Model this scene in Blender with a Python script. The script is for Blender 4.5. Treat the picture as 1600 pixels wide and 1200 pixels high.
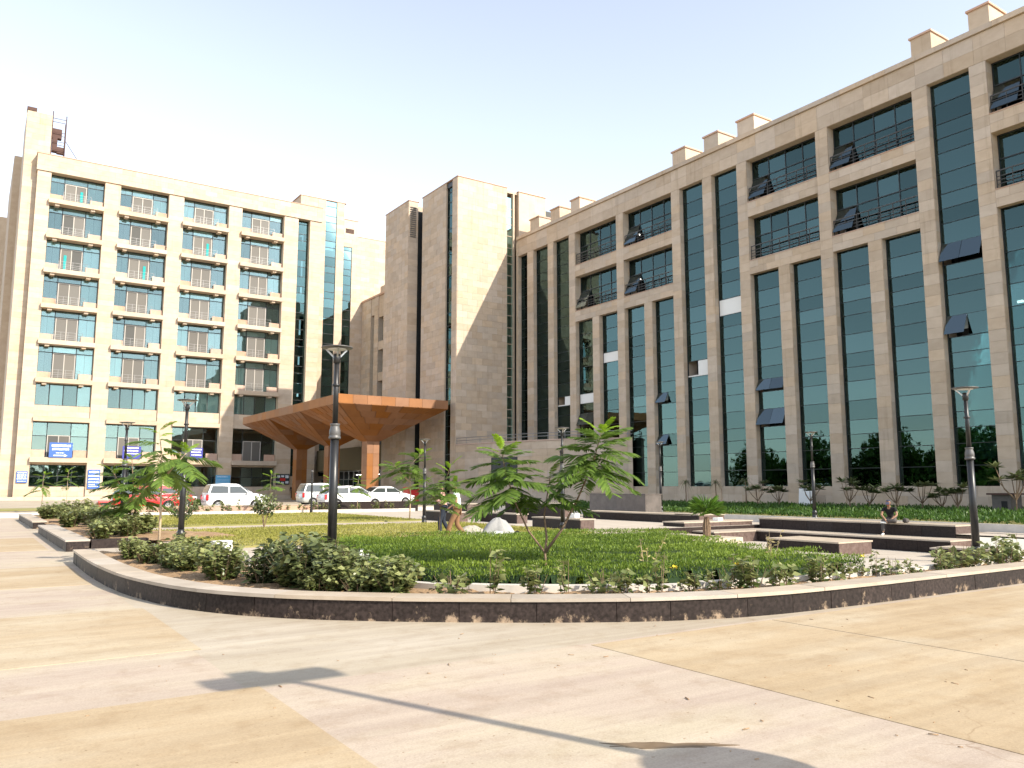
import bpy, bmesh, math, random
import numpy as np
from mathutils import Vector, Matrix

# ------------------------------------------------------------------ camera, sky, sun, exposure
for o in list(bpy.data.objects):
    bpy.data.objects.remove(o, do_unlink=True)
S = bpy.context.scene
COL = S.collection
R = math.radians
YAW = R(33.7); EYE = 1.6
cam = bpy.data.cameras.new('camera'); camo = bpy.data.objects.new('camera', cam); COL.objects.link(camo)
cam.sensor_width = 36; cam.lens = 36*1262/1600; cam.clip_start = .05; cam.clip_end = 6000
camo.location = (0, 0, EYE); camo.rotation_euler = (R(90+7.27), 0, -YAW)
S.camera = camo
SUN_AZ, SUN_EL = R(21.5), R(35.5)
w = bpy.data.worlds.new('World'); S.world = w; w.use_nodes = True
wn = w.node_tree; wn.nodes.clear()
sky = wn.nodes.new('ShaderNodeTexSky'); sky.sky_type = 'NISHITA'; sky.sun_disc = False
sky.sun_elevation = SUN_EL; sky.sun_rotation = R(180)-SUN_AZ
sky.air_density = 1.0; sky.dust_density = .5; sky.ozone_density = 1.0; sky.altitude = 200
bg = wn.nodes.new('ShaderNodeBackground'); bg.inputs[1].default_value = 0.15
wo = wn.nodes.new('ShaderNodeOutputWorld')
hz = wn.nodes.new('ShaderNodeHueSaturation'); hz.inputs['Saturation'].default_value = .50      # milky, hazy air: the whole sky evenly paler
wn.links.new(sky.outputs[0], hz.inputs['Color']); wn.links.new(hz.outputs[0], bg.inputs[0]); wn.links.new(bg.outputs[0], wo.inputs[0])
sl = bpy.data.lights.new('sun', 'SUN'); sl.energy = 3.2; sl.angle = R(.53); sl.color = (1, .915, .775)
so = bpy.data.objects.new('sun', sl); COL.objects.link(so)
so.rotation_euler = Vector((-math.sin(SUN_AZ)*math.cos(SUN_EL), math.cos(SUN_AZ)*math.cos(SUN_EL), -math.sin(SUN_EL))).to_track_quat('-Z', 'Y').to_euler()
so.location = (20, -40, 60)
S.view_settings.view_transform = 'Standard'; S.view_settings.look = 'None'
S.view_settings.exposure = 1.28; S.view_settings.gamma = 1; S.view_settings.use_curve_mapping = False
S.render.engine = 'CYCLES'
S.cycles.transparent_max_bounces = 16

rng = random.Random(7)
nrg = np.random.default_rng(7)
CAM = Vector((0, 0, EYE))
RGT = Vector((math.cos(YAW), -math.sin(YAW), 0)); FWD = Vector((math.sin(YAW), math.cos(YAW), 0))

# ------------------------------------------------------------------ materials
M = {}
def mat(name, col, rough=.7, metal=0, spec=.4, var=None, bump=None, attr=0, scale=4, streak=None, coat=0, stain=0):
    """Principled with noise colour variation (var: second colour), optional per-piece value change read from 'rnd'."""
    m = bpy.data.materials.new(name); m.use_nodes = True; M[name] = m
    nt = m.node_tree; N = nt.nodes; Lk = nt.links; p = N['Principled BSDF']
    p.inputs['Roughness'].default_value = rough; p.inputs['Metallic'].default_value = metal
    p.inputs['Specular IOR Level'].default_value = spec
    p.inputs['Coat Weight'].default_value = coat
    p.inputs['Base Color'].default_value = (*col, 1)
    src = None
    if var or bump or attr:
        tc = N.new('ShaderNodeNewGeometry')
        mp = N.new('ShaderNodeMapping'); Lk.new(tc.outputs['Position'], mp.inputs[0])
        if streak: mp.inputs['Scale'].default_value = streak
    if var:
        n = N.new('ShaderNodeTexNoise'); n.inputs['Scale'].default_value = scale; n.inputs['Detail'].default_value = 6
        n.inputs['Roughness'].default_value = .62
        Lk.new(mp.outputs[0], n.inputs['Vector'])
        r = N.new('ShaderNodeValToRGB'); r.color_ramp.elements[0].position = .36; r.color_ramp.elements[1].position = .66
        r.color_ramp.elements[0].color = (*col, 1); r.color_ramp.elements[1].color = (*var, 1)
        Lk.new(n.outputs['Fac'], r.inputs[0]); src = r.outputs[0]
    if attr:
        a = N.new('ShaderNodeAttribute'); a.attribute_name = 'rnd'
        mr = N.new('ShaderNodeMapRange'); mr.inputs['To Min'].default_value = 1-attr; mr.inputs['To Max'].default_value = 1+attr*.55
        Lk.new(a.outputs['Fac'], mr.inputs['Value'])
        hs = N.new('ShaderNodeHueSaturation')
        if src: Lk.new(src, hs.inputs['Color'])
        else: hs.inputs['Color'].default_value = (*col, 1)
        Lk.new(mr.outputs[0], hs.inputs['Value'])
        mr2 = N.new('ShaderNodeMapRange'); mr2.inputs['To Min'].default_value = .86; mr2.inputs['To Max'].default_value = 1.14
        ml = N.new('ShaderNodeMath'); ml.operation = 'FRACT'
        m7 = N.new('ShaderNodeMath'); m7.operation = 'MULTIPLY'; m7.inputs[1].default_value = 7.31
        Lk.new(a.outputs['Fac'], m7.inputs[0]); Lk.new(m7.outputs[0], ml.inputs[0]); Lk.new(ml.outputs[0], mr2.inputs['Value'])
        Lk.new(mr2.outputs[0], hs.inputs['Saturation'])
        src = hs.outputs[0]
    if stain:      # rain runs and dirt patches in the stone
        m3 = N.new('ShaderNodeMapping'); m3.inputs['Scale'].default_value = (2.2, 2.2, .16); Lk.new(tc.outputs['Position'], m3.inputs[0])
        n3 = N.new('ShaderNodeTexNoise'); n3.inputs['Scale'].default_value = 1.0; n3.inputs['Detail'].default_value = 7; n3.inputs['Roughness'].default_value = .7; Lk.new(m3.outputs[0], n3.inputs['Vector'])
        r3 = N.new('ShaderNodeValToRGB'); r3.color_ramp.elements[0].position = .56; r3.color_ramp.elements[1].position = .78
        r3.color_ramp.elements[0].color = (1, 1, 1, 1); r3.color_ramp.elements[1].color = (1-stain, 1-stain*1.1, 1-stain*1.25, 1); Lk.new(n3.outputs['Fac'], r3.inputs[0])
        x3 = N.new('ShaderNodeMix'); x3.data_type = 'RGBA'; x3.blend_type = 'MULTIPLY'; x3.inputs[0].default_value = 1; Lk.new(src, x3.inputs[6]); Lk.new(r3.outputs[0], x3.inputs[7]); src = x3.outputs[2]
    if src: Lk.new(src, p.inputs['Base Color'])
    if bump:
        n2 = N.new('ShaderNodeTexNoise'); n2.inputs['Scale'].default_value = bump[0]; n2.inputs['Detail'].default_value = 5
        Lk.new(mp.outputs[0], n2.inputs['Vector'])
        b = N.new('ShaderNodeBump'); b.inputs['Strength'].default_value = bump[1]; b.inputs['Distance'].default_value = bump[2]
        Lk.new(n2.outputs['Fac'], b.inputs['Height']); Lk.new(b.outputs[0], p.inputs['Normal'])
    return m

mat('stone', (.47, .365, .268), .75, var=(.53, .42, .315), attr=.13, scale=1.3, bump=(14, .25, .01), streak=(1, 1, 1.8), stain=.3)
mat('stone_pale', (.47, .365, .265), .75, var=(.53, .425, .315), attr=.10, scale=1.1, bump=(14, .2, .01), streak=(1, 1, 1.6), stain=.22)
mat('stone_pink', (.46, .30, .22), .8, var=(.52, .37, .28), attr=.15, scale=1.6)
mat('granite', (.021, .014, .0125), .5, spec=.18, var=(.042, .030, .026), attr=.25, scale=16, bump=(60, .12, .004))
mat('granite_grey', (.10, .085, .075), .5, var=(.15, .125, .11), attr=.15, scale=3)
mat('coping', (.38, .315, .245), .6, var=(.46, .39, .31), attr=.12, scale=2.2, bump=(30, .2, .005))
mat('kerb', (.50, .455, .395), .8, var=(.58, .53, .46), attr=.12, scale=4)
mat('paving', (.42, .355, .28), .75, var=(.49, .42, .335), attr=.1, scale=1.5, bump=(20, .2, .006))
mat('soil', (.27, .165, .085), .95, var=(.36, .24, .135), scale=3, bump=(18, .9, .04))
mat('copper', (.26, .112, .042), .5, metal=0, spec=.35, var=(.31, .136, .052), attr=.12, scale=.8)
mat('rail_bronze', (.07, .065, .06), .4, metal=.4)
mat('aluminium', (.55, .53, .50), .35, metal=.6)
mat('white_frame', (.72, .70, .66), .45)
mat('door_frame', (.40, .37, .33), .45)
mat('dark_frame', (.022, .026, .028), .4)
mat('black_metal', (.012, .012, .013), .38, spec=.5, var=(.02, .019, .018), scale=9)
mat('lamp_grey', (.12, .115, .11), .45, metal=.3)
mat('steel', (.30, .29, .28), .4, metal=.6)
mat('rust', (.085, .045, .035), .8)
mat('interior', (.30, .29, .265), .9)
mat('interior_dark', (.09, .09, .085), .9)
mat('blind', (.74, .76, .73), .9, attr=.10)
mat('door_panel', (.125, .115, .10), .55, attr=.2)
mat('teal_cloth', (.02, .36, .36), .9)
mat('white_panel', (.76, .75, .72), .6)
mat('sign_blue', (.045, .12, .40), .5)
mat('sign_navy', (.05, .055, .30), .5)
mat('sign_sky', (.10, .36, .60), .5)
mat('sign_dark', (.03, .035, .04), .4)
mat('lettering', (.82, .83, .86), .6)
mat('red_plastic', (.50, .025, .02), .4, coat=.2)
mat('olive_wall', (.15, .12, .065), .7)
mat('trunk', (.16, .105, .065), .9, var=(.23, .16, .10), scale=22, bump=(60, .5, .01))
mat('trunk_pale', (.42, .30, .19), .9, var=(.50, .38, .26), scale=22)
mat('hedge_shade_core', (.012, .030, .006), .95)  # near-black green: shade among the leaves put into the colour
mat('lawn_soil', (.20, .20, .055), .95, var=(.30, .25, .10), scale=.9, bump=(40, .6, .02))
mat('paint_white', (.80, .79, .77), .25, coat=.6)
mat('paint_silver', (.52, .54, .52), .3, metal=.3, coat=.5)
mat('paint_red', (.48, .018, .02), .25, coat=.7)
mat('car_glass', (.035, .045, .045), .06, spec=.8)
mat('tyre', (.018, .018, .018), .85)
mat('rim', (.42, .42, .42), .35, metal=.6)
mat('lamp_red', (.50, .015, .02), .2, coat=.5)
mat('lamp_clear', (.6, .62, .62), .12, spec=.8)
mat('skin', (.30, .165, .10), .6)
mat('hair', (.012, .010, .009), .6)
mat('shirt_mint', (.55, .68, .52), .85)
mat('trouser_brown', (.21, .115, .055), .9)
mat('shirt_pink', (.60, .34, .28), .9)
mat('cloth_navy', (.02, .026, .04), .9)
mat('cloth_black', (.012, .012, .013), .9)
mat('cloth_grey', (.075, .065, .06), .9)
mat('cap_blue', (.045, .05, .09), .8)
mat('shoe_white', (.75, .74, .70), .6)
mat('leather', (.05, .03, .02), .6)
mat('tarp', (.24, .235, .22), .7, var=(.34, .33, .315), scale=3)
mat('jute', (.30, .27, .22), .9, var=(.38, .35, .29), scale=20)
mat('paper', (.80, .79, .76), .8)
mat('flower', (.75, .55, .03), .7)

def leafmat(name, c1, c2, trans=.35, rough=.5):
    m = bpy.data.materials.new(name); m.use_nodes = True; M[name] = m
    nt = m.node_tree; N = nt.nodes; Lk = nt.links; p = N['Principled BSDF']; out = N['Material Output']
    a = N.new('ShaderNodeAttribute'); a.attribute_name = 'rnd'
    r = N.new('ShaderNodeValToRGB'); r.color_ramp.elements[0].color = (*c1, 1); r.color_ramp.elements[1].color = (*c2, 1)
    Lk.new(a.outputs['Fac'], r.inputs[0]); Lk.new(r.outputs[0], p.inputs['Base Color'])
    p.inputs['Roughness'].default_value = rough; p.inputs['Specular IOR Level'].default_value = .35
    t = N.new('ShaderNodeBsdfTranslucent'); Lk.new(r.outputs[0], t.inputs[0])
    mx = N.new('ShaderNodeMixShader'); mx.inputs[0].default_value = trans
    Lk.new(p.outputs[0], mx.inputs[1]); Lk.new(t.outputs[0], mx.inputs[2]); Lk.new(mx.outputs[0], out.inputs[0])
    return m
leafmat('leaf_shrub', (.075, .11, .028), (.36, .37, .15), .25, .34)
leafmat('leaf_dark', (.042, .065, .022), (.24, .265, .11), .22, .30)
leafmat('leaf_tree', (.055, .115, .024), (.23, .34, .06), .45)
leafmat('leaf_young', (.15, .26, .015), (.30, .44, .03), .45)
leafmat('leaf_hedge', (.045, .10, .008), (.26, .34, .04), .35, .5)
leafmat('leaf_lawn', (.22, .22, .035), (.42, .38, .11), .35, .7)
leafmat('leaf_cover', (.025, .07, .010), (.09, .17, .025), .3)
leafmat('leaf_fan', (.05, .13, .012), (.15, .27, .03), .35)
leafmat('leaf_dry', (.30, .24, .09), (.45, .36, .16), .3)

def glassmat(name, tint, ior, gloss=(.9, 1, 1), rough=.015):
    m = bpy.data.materials.new(name); m.use_nodes = True; M[name] = m
    nt = m.node_tree; N = nt.nodes; Lk = nt.links; out = N['Material Output']; N.remove(N['Principled BSDF'])
    t = N.new('ShaderNodeBsdfTransparent')
    oi = N.new('ShaderNodeObjectInfo'); vr = N.new('ShaderNodeMapRange'); vr.inputs['To Min'].default_value = .62; vr.inputs['To Max'].default_value = 1.12
    hv = N.new('ShaderNodeHueSaturation'); hv.inputs['Color'].default_value = (*tint, 1); Lk.new(oi.outputs['Random'], vr.inputs['Value']); Lk.new(vr.outputs[0], hv.inputs['Value']); Lk.new(hv.outputs[0], t.inputs[0])
    vg = N.new('ShaderNodeHueSaturation'); vg.inputs['Color'].default_value = (*gloss, 1); vq = N.new('ShaderNodeMapRange'); vq.inputs['To Min'].default_value = .72; vq.inputs['To Max'].default_value = 1.1
    wq = N.new('ShaderNodeTexWhiteNoise'); wq.noise_dimensions = '1D'; Lk.new(oi.outputs['Random'], wq.inputs['W']); Lk.new(wq.outputs['Value'], vq.inputs['Value']); Lk.new(vq.outputs[0], vg.inputs['Value'])
    g = N.new('ShaderNodeBsdfGlossy'); Lk.new(vg.outputs[0], g.inputs['Color']); g.inputs['Roughness'].default_value = rough
    f = N.new('ShaderNodeFresnel'); f.inputs['IOR'].default_value = ior
    geo = N.new('ShaderNodeNewGeometry'); n = N.new('ShaderNodeTexNoise'); n.inputs['Scale'].default_value = .9
    Lk.new(geo.outputs['Position'], n.inputs['Vector'])
    b = N.new('ShaderNodeBump'); b.inputs['Strength'].default_value = .10; b.inputs['Distance'].default_value = .02
    Lk.new(n.outputs['Fac'], b.inputs['Height']); Lk.new(b.outputs[0], g.inputs['Normal'])
    mx = N.new('ShaderNodeMixShader'); Lk.new(f.outputs[0], mx.inputs[0]); Lk.new(t.outputs[0], mx.inputs[1]); Lk.new(g.outputs[0], mx.inputs[2])
    Lk.new(mx.outputs[0], out.inputs[0])
    return m
glassmat('glass_office', (.46, .60, .60), 2.2, (.39, .63, .62))
glassmat('glass_ward', (.84, .94, .93), 2.2, (.66, .86, .86))
glassmat('glass_open', (.40, .52, .52), 2.9, (.62, .80, .88))  # same glass; brighter sky reflection of tilted panes put into tint and index
def emat(name, col, s):
    m = bpy.data.materials.new(name); m.use_nodes = True; M[name] = m
    p = m.node_tree.nodes['Principled BSDF']; p.inputs['Base Color'].default_value = (*col, 1)
    p.inputs['Emission Color'].default_value = (*col, 1); p.inputs['Emission Strength'].default_value = s
emat('ceiling_glow', (1, .97, .9), 3.0)

def ground_mat(name, c1, c2, c3, stain):
    """dusty poured paving: broad bands of dust, fine grit and brush streaks"""
    m = bpy.data.materials.new(name); m.use_nodes = True; M[name] = m
    nt = m.node_tree; N = nt.nodes; Lk = nt.links; p = N['Principled BSDF']; p.inputs['Roughness'].default_value = .85
    p.inputs['Specular IOR Level'].default_value = .25
    g = N.new('ShaderNodeNewGeometry')
    def noise(sc, scale, det=6, rough=.6):
        mp = N.new('ShaderNodeMapping'); mp.inputs['Scale'].default_value = sc
        mp.inputs['Rotation'].default_value = (0, 0, R(-35))
        Lk.new(g.outputs['Position'], mp.inputs[0])
        n = N.new('ShaderNodeTexNoise'); n.inputs['Scale'].default_value = scale; n.inputs['Detail'].default_value = det
        n.inputs['Roughness'].default_value = rough; Lk.new(mp.outputs[0], n.inputs['Vector']); return n.outputs['Fac']
    def ramp(f, a, b, ca, cb):
        r = N.new('ShaderNodeValToRGB'); e = r.color_ramp.elements; e[0].position = a; e[1].position = b
        e[0].color = (*ca, 1); e[1].color = (*cb, 1); Lk.new(f, r.inputs[0]); return r.outputs[0]
    def mix(a, b, f, mode='MIX'):
        x = N.new('ShaderNodeMix'); x.data_type = 'RGBA'; x.blend_type = mode
        Lk.new(f, x.inputs[0]) if not isinstance(f, float) else setattr(x.inputs[0], 'default_value', f)
        for s_, v in ((x.inputs[6], a), (x.inputs[7], b)):
            Lk.new(v, s_) if not isinstance(v, tuple) else setattr(s_, 'default_value', (*v, 1))
        return x.outputs[2]
    base = ramp(noise((.35, 1.5, 1), .8), .35, .65, c1, c2)
    base = mix(base, c3, ramp(noise((.5, 1.1, 1), .55, 4), .48, .66, (0, 0, 0), (1, 1, 1)))
    base = mix(base, stain, ramp(noise((1, 2.2, 1), .42, 7, .68), .60, .74, (0, 0, 0), (.55, .55, .55)))
    base = mix(base, ramp(noise((.12, 3.2, 1), 1.3, 8, .7), .38, .62, (.91, .90, .89), (1.05, 1.05, 1.04)), 1.0, 'MULTIPLY')
    base = mix(base, ramp(noise((1, 1, 1), 2.6, 8, .72), .30, .50, (.86, .82, .77), (1, 1, 1)), 1.0, 'MULTIPLY')
    vo = N.new('ShaderNodeTexVoronoi'); vo.feature = 'DISTANCE_TO_EDGE'; vo.inputs['Scale'].default_value = .45
    wv = N.new('ShaderNodeVectorMath'); wv.operation = 'ADD'; nz = N.new('ShaderNodeTexNoise'); nz.inputs['Scale'].default_value = 1.4; nz.inputs['Detail'].default_value = 5
    Lk.new(g.outputs['Position'], nz.inputs['Vector']); Lk.new(g.outputs['Position'], wv.inputs[0]); Lk.new(nz.outputs['Color'], wv.inputs[1]); Lk.new(wv.outputs[0], vo.inputs['Vector'])
    ck = ramp(vo.outputs['Distance'], .0015, .006, (.72, .66, .60), (1, 1, 1))
    gate = ramp(noise((1, 1, 1), .5, 3), .60, .68, (0, 0, 0), (1, 1, 1))
    base = mix(base, mix(base, ck, 1.0, 'MULTIPLY'), gate)
    speck = ramp(noise((1, 1, 1), 26, 2, .5), .70, .76, (1, 1, 1), (.62, .55, .47)); base = mix(base, speck, 1.0, 'MULTIPLY')
    grit = ramp(noise((1, 1, 1), 70, 3, .7), .3, .7, (.86, .86, .86), (1.08, 1.08, 1.08))
    base = mix(base, grit, 1.0, 'MULTIPLY')
    Lk.new(base, p.inputs['Base Color'])
    b = N.new('ShaderNodeBump'); b.inputs['Strength'].default_value = .35; b.inputs['Distance'].default_value = .006
    Lk.new(noise((1, 1, 1), 55, 5, .7), b.inputs['Height']); Lk.new(b.outputs[0], p.inputs['Normal'])
ground_mat('concrete_tan', (.38, .285, .175), (.425, .33, .215), (.455, .375, .265), (.285, .20, .112))
ground_mat('concrete_pink', (.405, .325, .262), (.445, .368, .288), (.46, .39, .288), (.365, .272, .222))
ground_mat('concrete_far', (.37, .31, .235), (.42, .36, .275), (.45, .39, .31), (.31, .25, .18))

# ------------------------------------------------------------------ helpers
def tag(o, label=None, cat=None, group=None, kind=None):
    if label: o['label'] = label
    if cat: o['category'] = cat
    if group: o['group'] = group
    if kind: o['kind'] = kind
    return o
def empty(name, loc=(0, 0, 0), rz=0, label=None, cat=None, group=None):
    o = bpy.data.objects.new(name, None); COL.objects.link(o); o.location = loc; o.rotation_euler = (0, 0, rz)
    o.empty_display_size = .2
    return tag(o, label, cat, group)
def link(name, me, material, parent=None, loc=None):
    o = bpy.data.objects.new(name, me); COL.objects.link(o)
    if material is not None and not me.materials:
        for mm in (material if isinstance(material, (list, tuple)) else [material]): me.materials.append(M[mm])
    if parent: o.parent = parent
    if loc is not None: o.location = loc
    return o
def npmesh(name, V, F, rnd=None, smooth=False):
    """V (n,3), F (m,k) arrays -> mesh; rnd: one value per face"""
    V = np.asarray(V, np.float32); F = np.asarray(F, np.int32); me = bpy.data.meshes.new(name)
    k = F.shape[1]; me.vertices.add(len(V)); me.vertices.foreach_set('co', V.ravel())
    me.loops.add(F.size); me.loops.foreach_set('vertex_index', F.ravel())
    me.polygons.add(len(F)); me.polygons.foreach_set('loop_start', np.arange(0, F.size, k, dtype=np.int32))
    if smooth: me.polygons.foreach_set('use_smooth', np.ones(len(F), bool))
    if rnd is not None:
        at = me.attributes.new('rnd', 'FLOAT', 'FACE'); at.data.foreach_set('value', np.asarray(rnd, np.float32))
    me.update(calc_edges=True); me.validate()
    return me
class MB:
    """collects shapes (world coordinates) and links them as one mesh"""
    def __init__(s): s.v = []; s.f = []; s.m = []; s.r = []; s.cm = 0
    def add(s, vs, fs, r=None):
        n = len(s.v); s.v += [tuple(v) for v in vs]; r = rng.random() if r is None else r
        for f in fs: s.f.append(tuple(i+n for i in f)); s.m.append(s.cm); s.r.append(r)
        return s
    def box(s, x0, x1, y0, y1, z0, z1, r=None):
        return s.add([(x0,y0,z0),(x1,y0,z0),(x1,y1,z0),(x0,y1,z0),(x0,y0,z1),(x1,y0,z1),(x1,y1,z1),(x0,y1,z1)],
                     [(0,3,2,1),(4,5,6,7),(0,1,5,4),(1,2,6,5),(2,3,7,6),(3,0,4,7)], r)
    def obox(s, c, ux, uy, uz, r=None):
        c = Vector(c); vs = []
        for sz in (-1, 1):
            for sx, sy in ((-1,-1),(1,-1),(1,1),(-1,1)): vs.append(c+ux*sx+uy*sy+uz*sz)
        return s.add(vs, [(0,3,2,1),(4,5,6,7),(0,1,5,4),(1,2,6,5),(2,3,7,6),(3,0,4,7)], r)
    def bar(s, a, b, w, h=None, r=None):
        a = Vector(a); b = Vector(b); d = b-a; L = d.length; d.normalize(); h = h or w
        up = Vector((0,0,1)) if abs(d.z) < .95 else Vector((1,0,0))
        sd = d.cross(up).normalized(); up = sd.cross(d)
        return s.obox((a+b)/2, d*(L/2), sd*(w/2), up*(h/2), r)
    def tube(s, pts, rad, n=8, cap=True, r=None):
        pts = [Vector(p) for p in pts]; rad = rad if isinstance(rad, (list, tuple)) else [rad]*len(pts)
        vs = []; fs = []; ref = None
        for i, p in enumerate(pts):
            d = (pts[min(i+1, len(pts)-1)]-pts[max(i-1, 0)]).normalized()
            if ref is None: ref = Vector((1,0,0)) if abs(d.x) < .9 else Vector((0,1,0))
            a = (ref-d*ref.dot(d)).normalized(); b = d.cross(a); ref = a
            for k in range(n):
                t = 2*math.pi*k/n; vs.append(p+(a*math.cos(t)+b*math.sin(t))*rad[i])
        for i in range(len(pts)-1):
            for k in range(n):
                k2 = (k+1) % n; fs.append((i*n+k, i*n+k2, (i+1)*n+k2, (i+1)*n+k))
        if cap: fs.append(tuple(range(n-1, -1, -1))); fs.append(tuple((len(pts)-1)*n+k for k in range(n)))
        return s.add(vs, fs, r)
    def lathe(s, prof, c=(0,0,0), n=14, r=None):
        vs = []; fs = []; m_ = len(prof)
        for (rr, z) in prof:
            for k in range(n):
                t = 2*math.pi*k/n; vs.append((c[0]+rr*math.cos(t), c[1]+rr*math.sin(t), c[2]+z))
        for i in range(m_-1):
            for k in range(n):
                k2 = (k+1) % n; fs.append((i*n+k, i*n+k2, (i+1)*n+k2, (i+1)*n+k))
        fs.append(tuple(range(n-1, -1, -1))); fs.append(tuple((m_-1)*n+k for k in range(n)))
        return s.add(vs, fs, r)
    def poly(s, pts, z0, z1, r=None):
        n = len(pts); vs = [(p[0], p[1], z0) for p in pts]+[(p[0], p[1], z1) for p in pts]
        fs = [tuple(range(n-1, -1, -1)), tuple(range(n, 2*n))]+[(i, (i+1) % n, n+(i+1) % n, n+i) for i in range(n)]
        return s.add(vs, fs, r)
    def build(s, name, material, parent=None, smooth=False, bevel=0):
        off = parent_loc(parent)
        me = bpy.data.meshes.new(name); me.from_pydata([(v[0]-off[0], v[1]-off[1], v[2]-off[2]) for v in s.v], [], s.f)
        at = me.attributes.new('rnd', 'FLOAT', 'FACE'); at.data.foreach_set('value', np.array(s.r, np.float32))
        o = link(name, me, material, parent)
        if isinstance(material, (list, tuple)): me.polygons.foreach_set('material_index', np.array(s.m, np.int32))
        if smooth: me.polygons.foreach_set('use_smooth', np.ones(len(me.polygons), bool))
        if bevel:
            b = o.modifiers.new('bevel', 'BEVEL'); b.width = bevel; b.segments = 2; b.limit_method = 'ANGLE'
        me.update()
        return o
def parent_loc(p):
    x = Vector((0, 0, 0))
    while p is not None: x = x+Vector(p.location); p = p.parent
    return x
def local(fn): return fn
def copy_tree(o, parent=None):
    c = o.copy(); COL.objects.link(c); c.parent = parent
    for ch in o.children: copy_tree(ch, c)
    return c

# cladding: stone panels with open joints; the ones that show largest are objects, the rest one part
class Clad:
    def __init__(s, root): s.root = root; s.p = []
    def face(s, o, u, n, W, H, pw, ph, t=.04, gap=.009, jit=.004, bond=True, z0=None):
        o = Vector(o); u = Vector(u); n = Vector(n); z = Vector((0, 0, 1))
        rows = max(1, round(H/ph)); rh = H/rows
        for i in range(rows):
            cols = max(1, round(W/pw)); cw = W/cols
            xs = [0]+[cw*(j+1) for j in range(cols)]
            if bond and cols > 1 and i % 2: xs = [0]+[cw*(j+.5) for j in range(cols)]+[W]
            for a, b in zip(xs[:-1], xs[1:]):
                tt = t+rng.uniform(-jit, jit); g = gap/2
                c = [o+u*(a+g)+z*(i*rh+g), o+u*(b-g)+z*(i*rh+g), o+u*(b-g)+z*((i+1)*rh-g), o+u*(a+g)+z*((i+1)*rh-g)]
                ctr = (c[0]+c[2])/2; d = (ctr-CAM)
                q = (b-a)*rh*abs(n.dot(d))/d.length**3 if n.dot(d) < 0 else 0
                s.p.append((q, [*c, *[x+n*tt for x in c]], rng.random()))
    def flush(s, name, material, keep=300, rest='cladding'):
        s.p.sort(key=lambda x: -x[0]); off = parent_loc(s.root)
        fs = [(4,5,6,7),(0,1,5,4),(1,2,6,5),(2,3,7,6),(3,0,4,7)]
        u_ = s.p[0][1][1]-s.p[0][1][0]
        def ori(c):   # keep outward winding
            n = (c[5]-c[4]).cross(c[7]-c[4]); return n.dot(c[4]-c[0]) > 0
        for q, c, r in s.p[:keep]:
            me = bpy.data.meshes.new(name); f2 = fs if ori(c) else [f[::-1] for f in fs]
            me.from_pydata([x-off for x in c], [], f2)
            at = me.attributes.new('rnd', 'FLOAT', 'FACE'); at.data.foreach_set('value', np.full(5, r, np.float32))
            link(name, me, material, s.root)
        if len(s.p) > keep:
            mb = MB()
            for q, c, r in s.p[keep:]: mb.add(c, fs if ori(c) else [f[::-1] for f in fs], r)
            tag(mb.build(rest, material, s.root), kind='stuff')
# glazing: panes as thin boxes, likewise
class Panes:
    def __init__(s, root): s.root = root; s.p = []
    def add(s, c, u, n, w_, h_, tilt=0, wob=.004, hinge='top'):
        c = Vector(c); u = Vector(u); n = Vector(n); z = Vector((0, 0, 1))
        if tilt:
            z2 = (z*math.cos(tilt)-n*math.sin(tilt)); c = c+z*(h_/2)-z2*(h_/2); nn = (n*math.cos(tilt)+z*math.sin(tilt)); z = z2
        else:
            nn = (n+u*rng.uniform(-wob, wob)+z*rng.uniform(-wob, wob)).normalized(); z = (z-nn*z.dot(nn)).normalized(); u = (u-nn*u.dot(nn)).normalized()
        d = c-CAM; q = w_*h_*abs(n.dot(d))/d.length**3
        mb = MB().obox(c, u*(w_/2), nn*.008, z*(h_/2)); s.p.append((q+(9 if tilt else 0), mb.v, mb.f, bool(tilt)))
    def flush(s, material, keep=300, name='pane', rest='distant_panes'):
        s.p.sort(key=lambda x: -x[0]); off = parent_loc(s.root)
        for q, v, f, op in s.p[:keep]:
            me = bpy.data.meshes.new(name); me.from_pydata([Vector(x)-off for x in v], [], f); link('open_'+name if op else name, me, 'glass_open' if op else material, s.root)
        if len(s.p) > keep:
            mb = MB()
            for q, v, f, op in s.p[keep:]: mb.add(v, f)
            tag(mb.build(rest, material, s.root), kind='stuff')
XU, YU = Vector((1, 0, 0)), Vector((0, 1, 0))

mat('wet_stain', (.15, .10, .055), .4, spec=.3, var=(.20, .14, .085), scale=6)
# ------------------------------------------------------------------ ground
def sheet(name, rects, z, material, parent=None, kind='structure', polys=()):
    mb = MB()
    for (x0, x1, y0, y1) in rects: mb.add([(x0,y0,z),(x1,y0,z),(x1,y1,z),(x0,y1,z)], [(0,1,2,3)])
    for p in polys: mb.add([(x, y, z) for x, y in p], [tuple(range(len(p)))])
    o = mb.build(name, material, parent)
    if kind and not parent: tag(o, kind=kind)
    return o
HX0, HX1, HY0, HY1 = 17.0, 27.3, 9.0, 22.6        # sunken court
BIG = 2500
sheet('ground', [(-BIG, BIG, -BIG, HY0), (-BIG, BIG, HY1, BIG), (-BIG, HX0, HY0, HY1), (HX1, BIG, HY0, HY1)], 0, 'concrete_far')
pav = sheet('pavement', [(-45, 45, -20, 6.7), (-45, 1.95, 6.7, 100)], .004, 'concrete_pink')
def slab(x0, x1, y0, y1, z=.0085):
    MB().box(x0, x1, y0, y1, .002, z).build('concrete_slab', 'concrete_tan', pav, bevel=.003)
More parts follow.
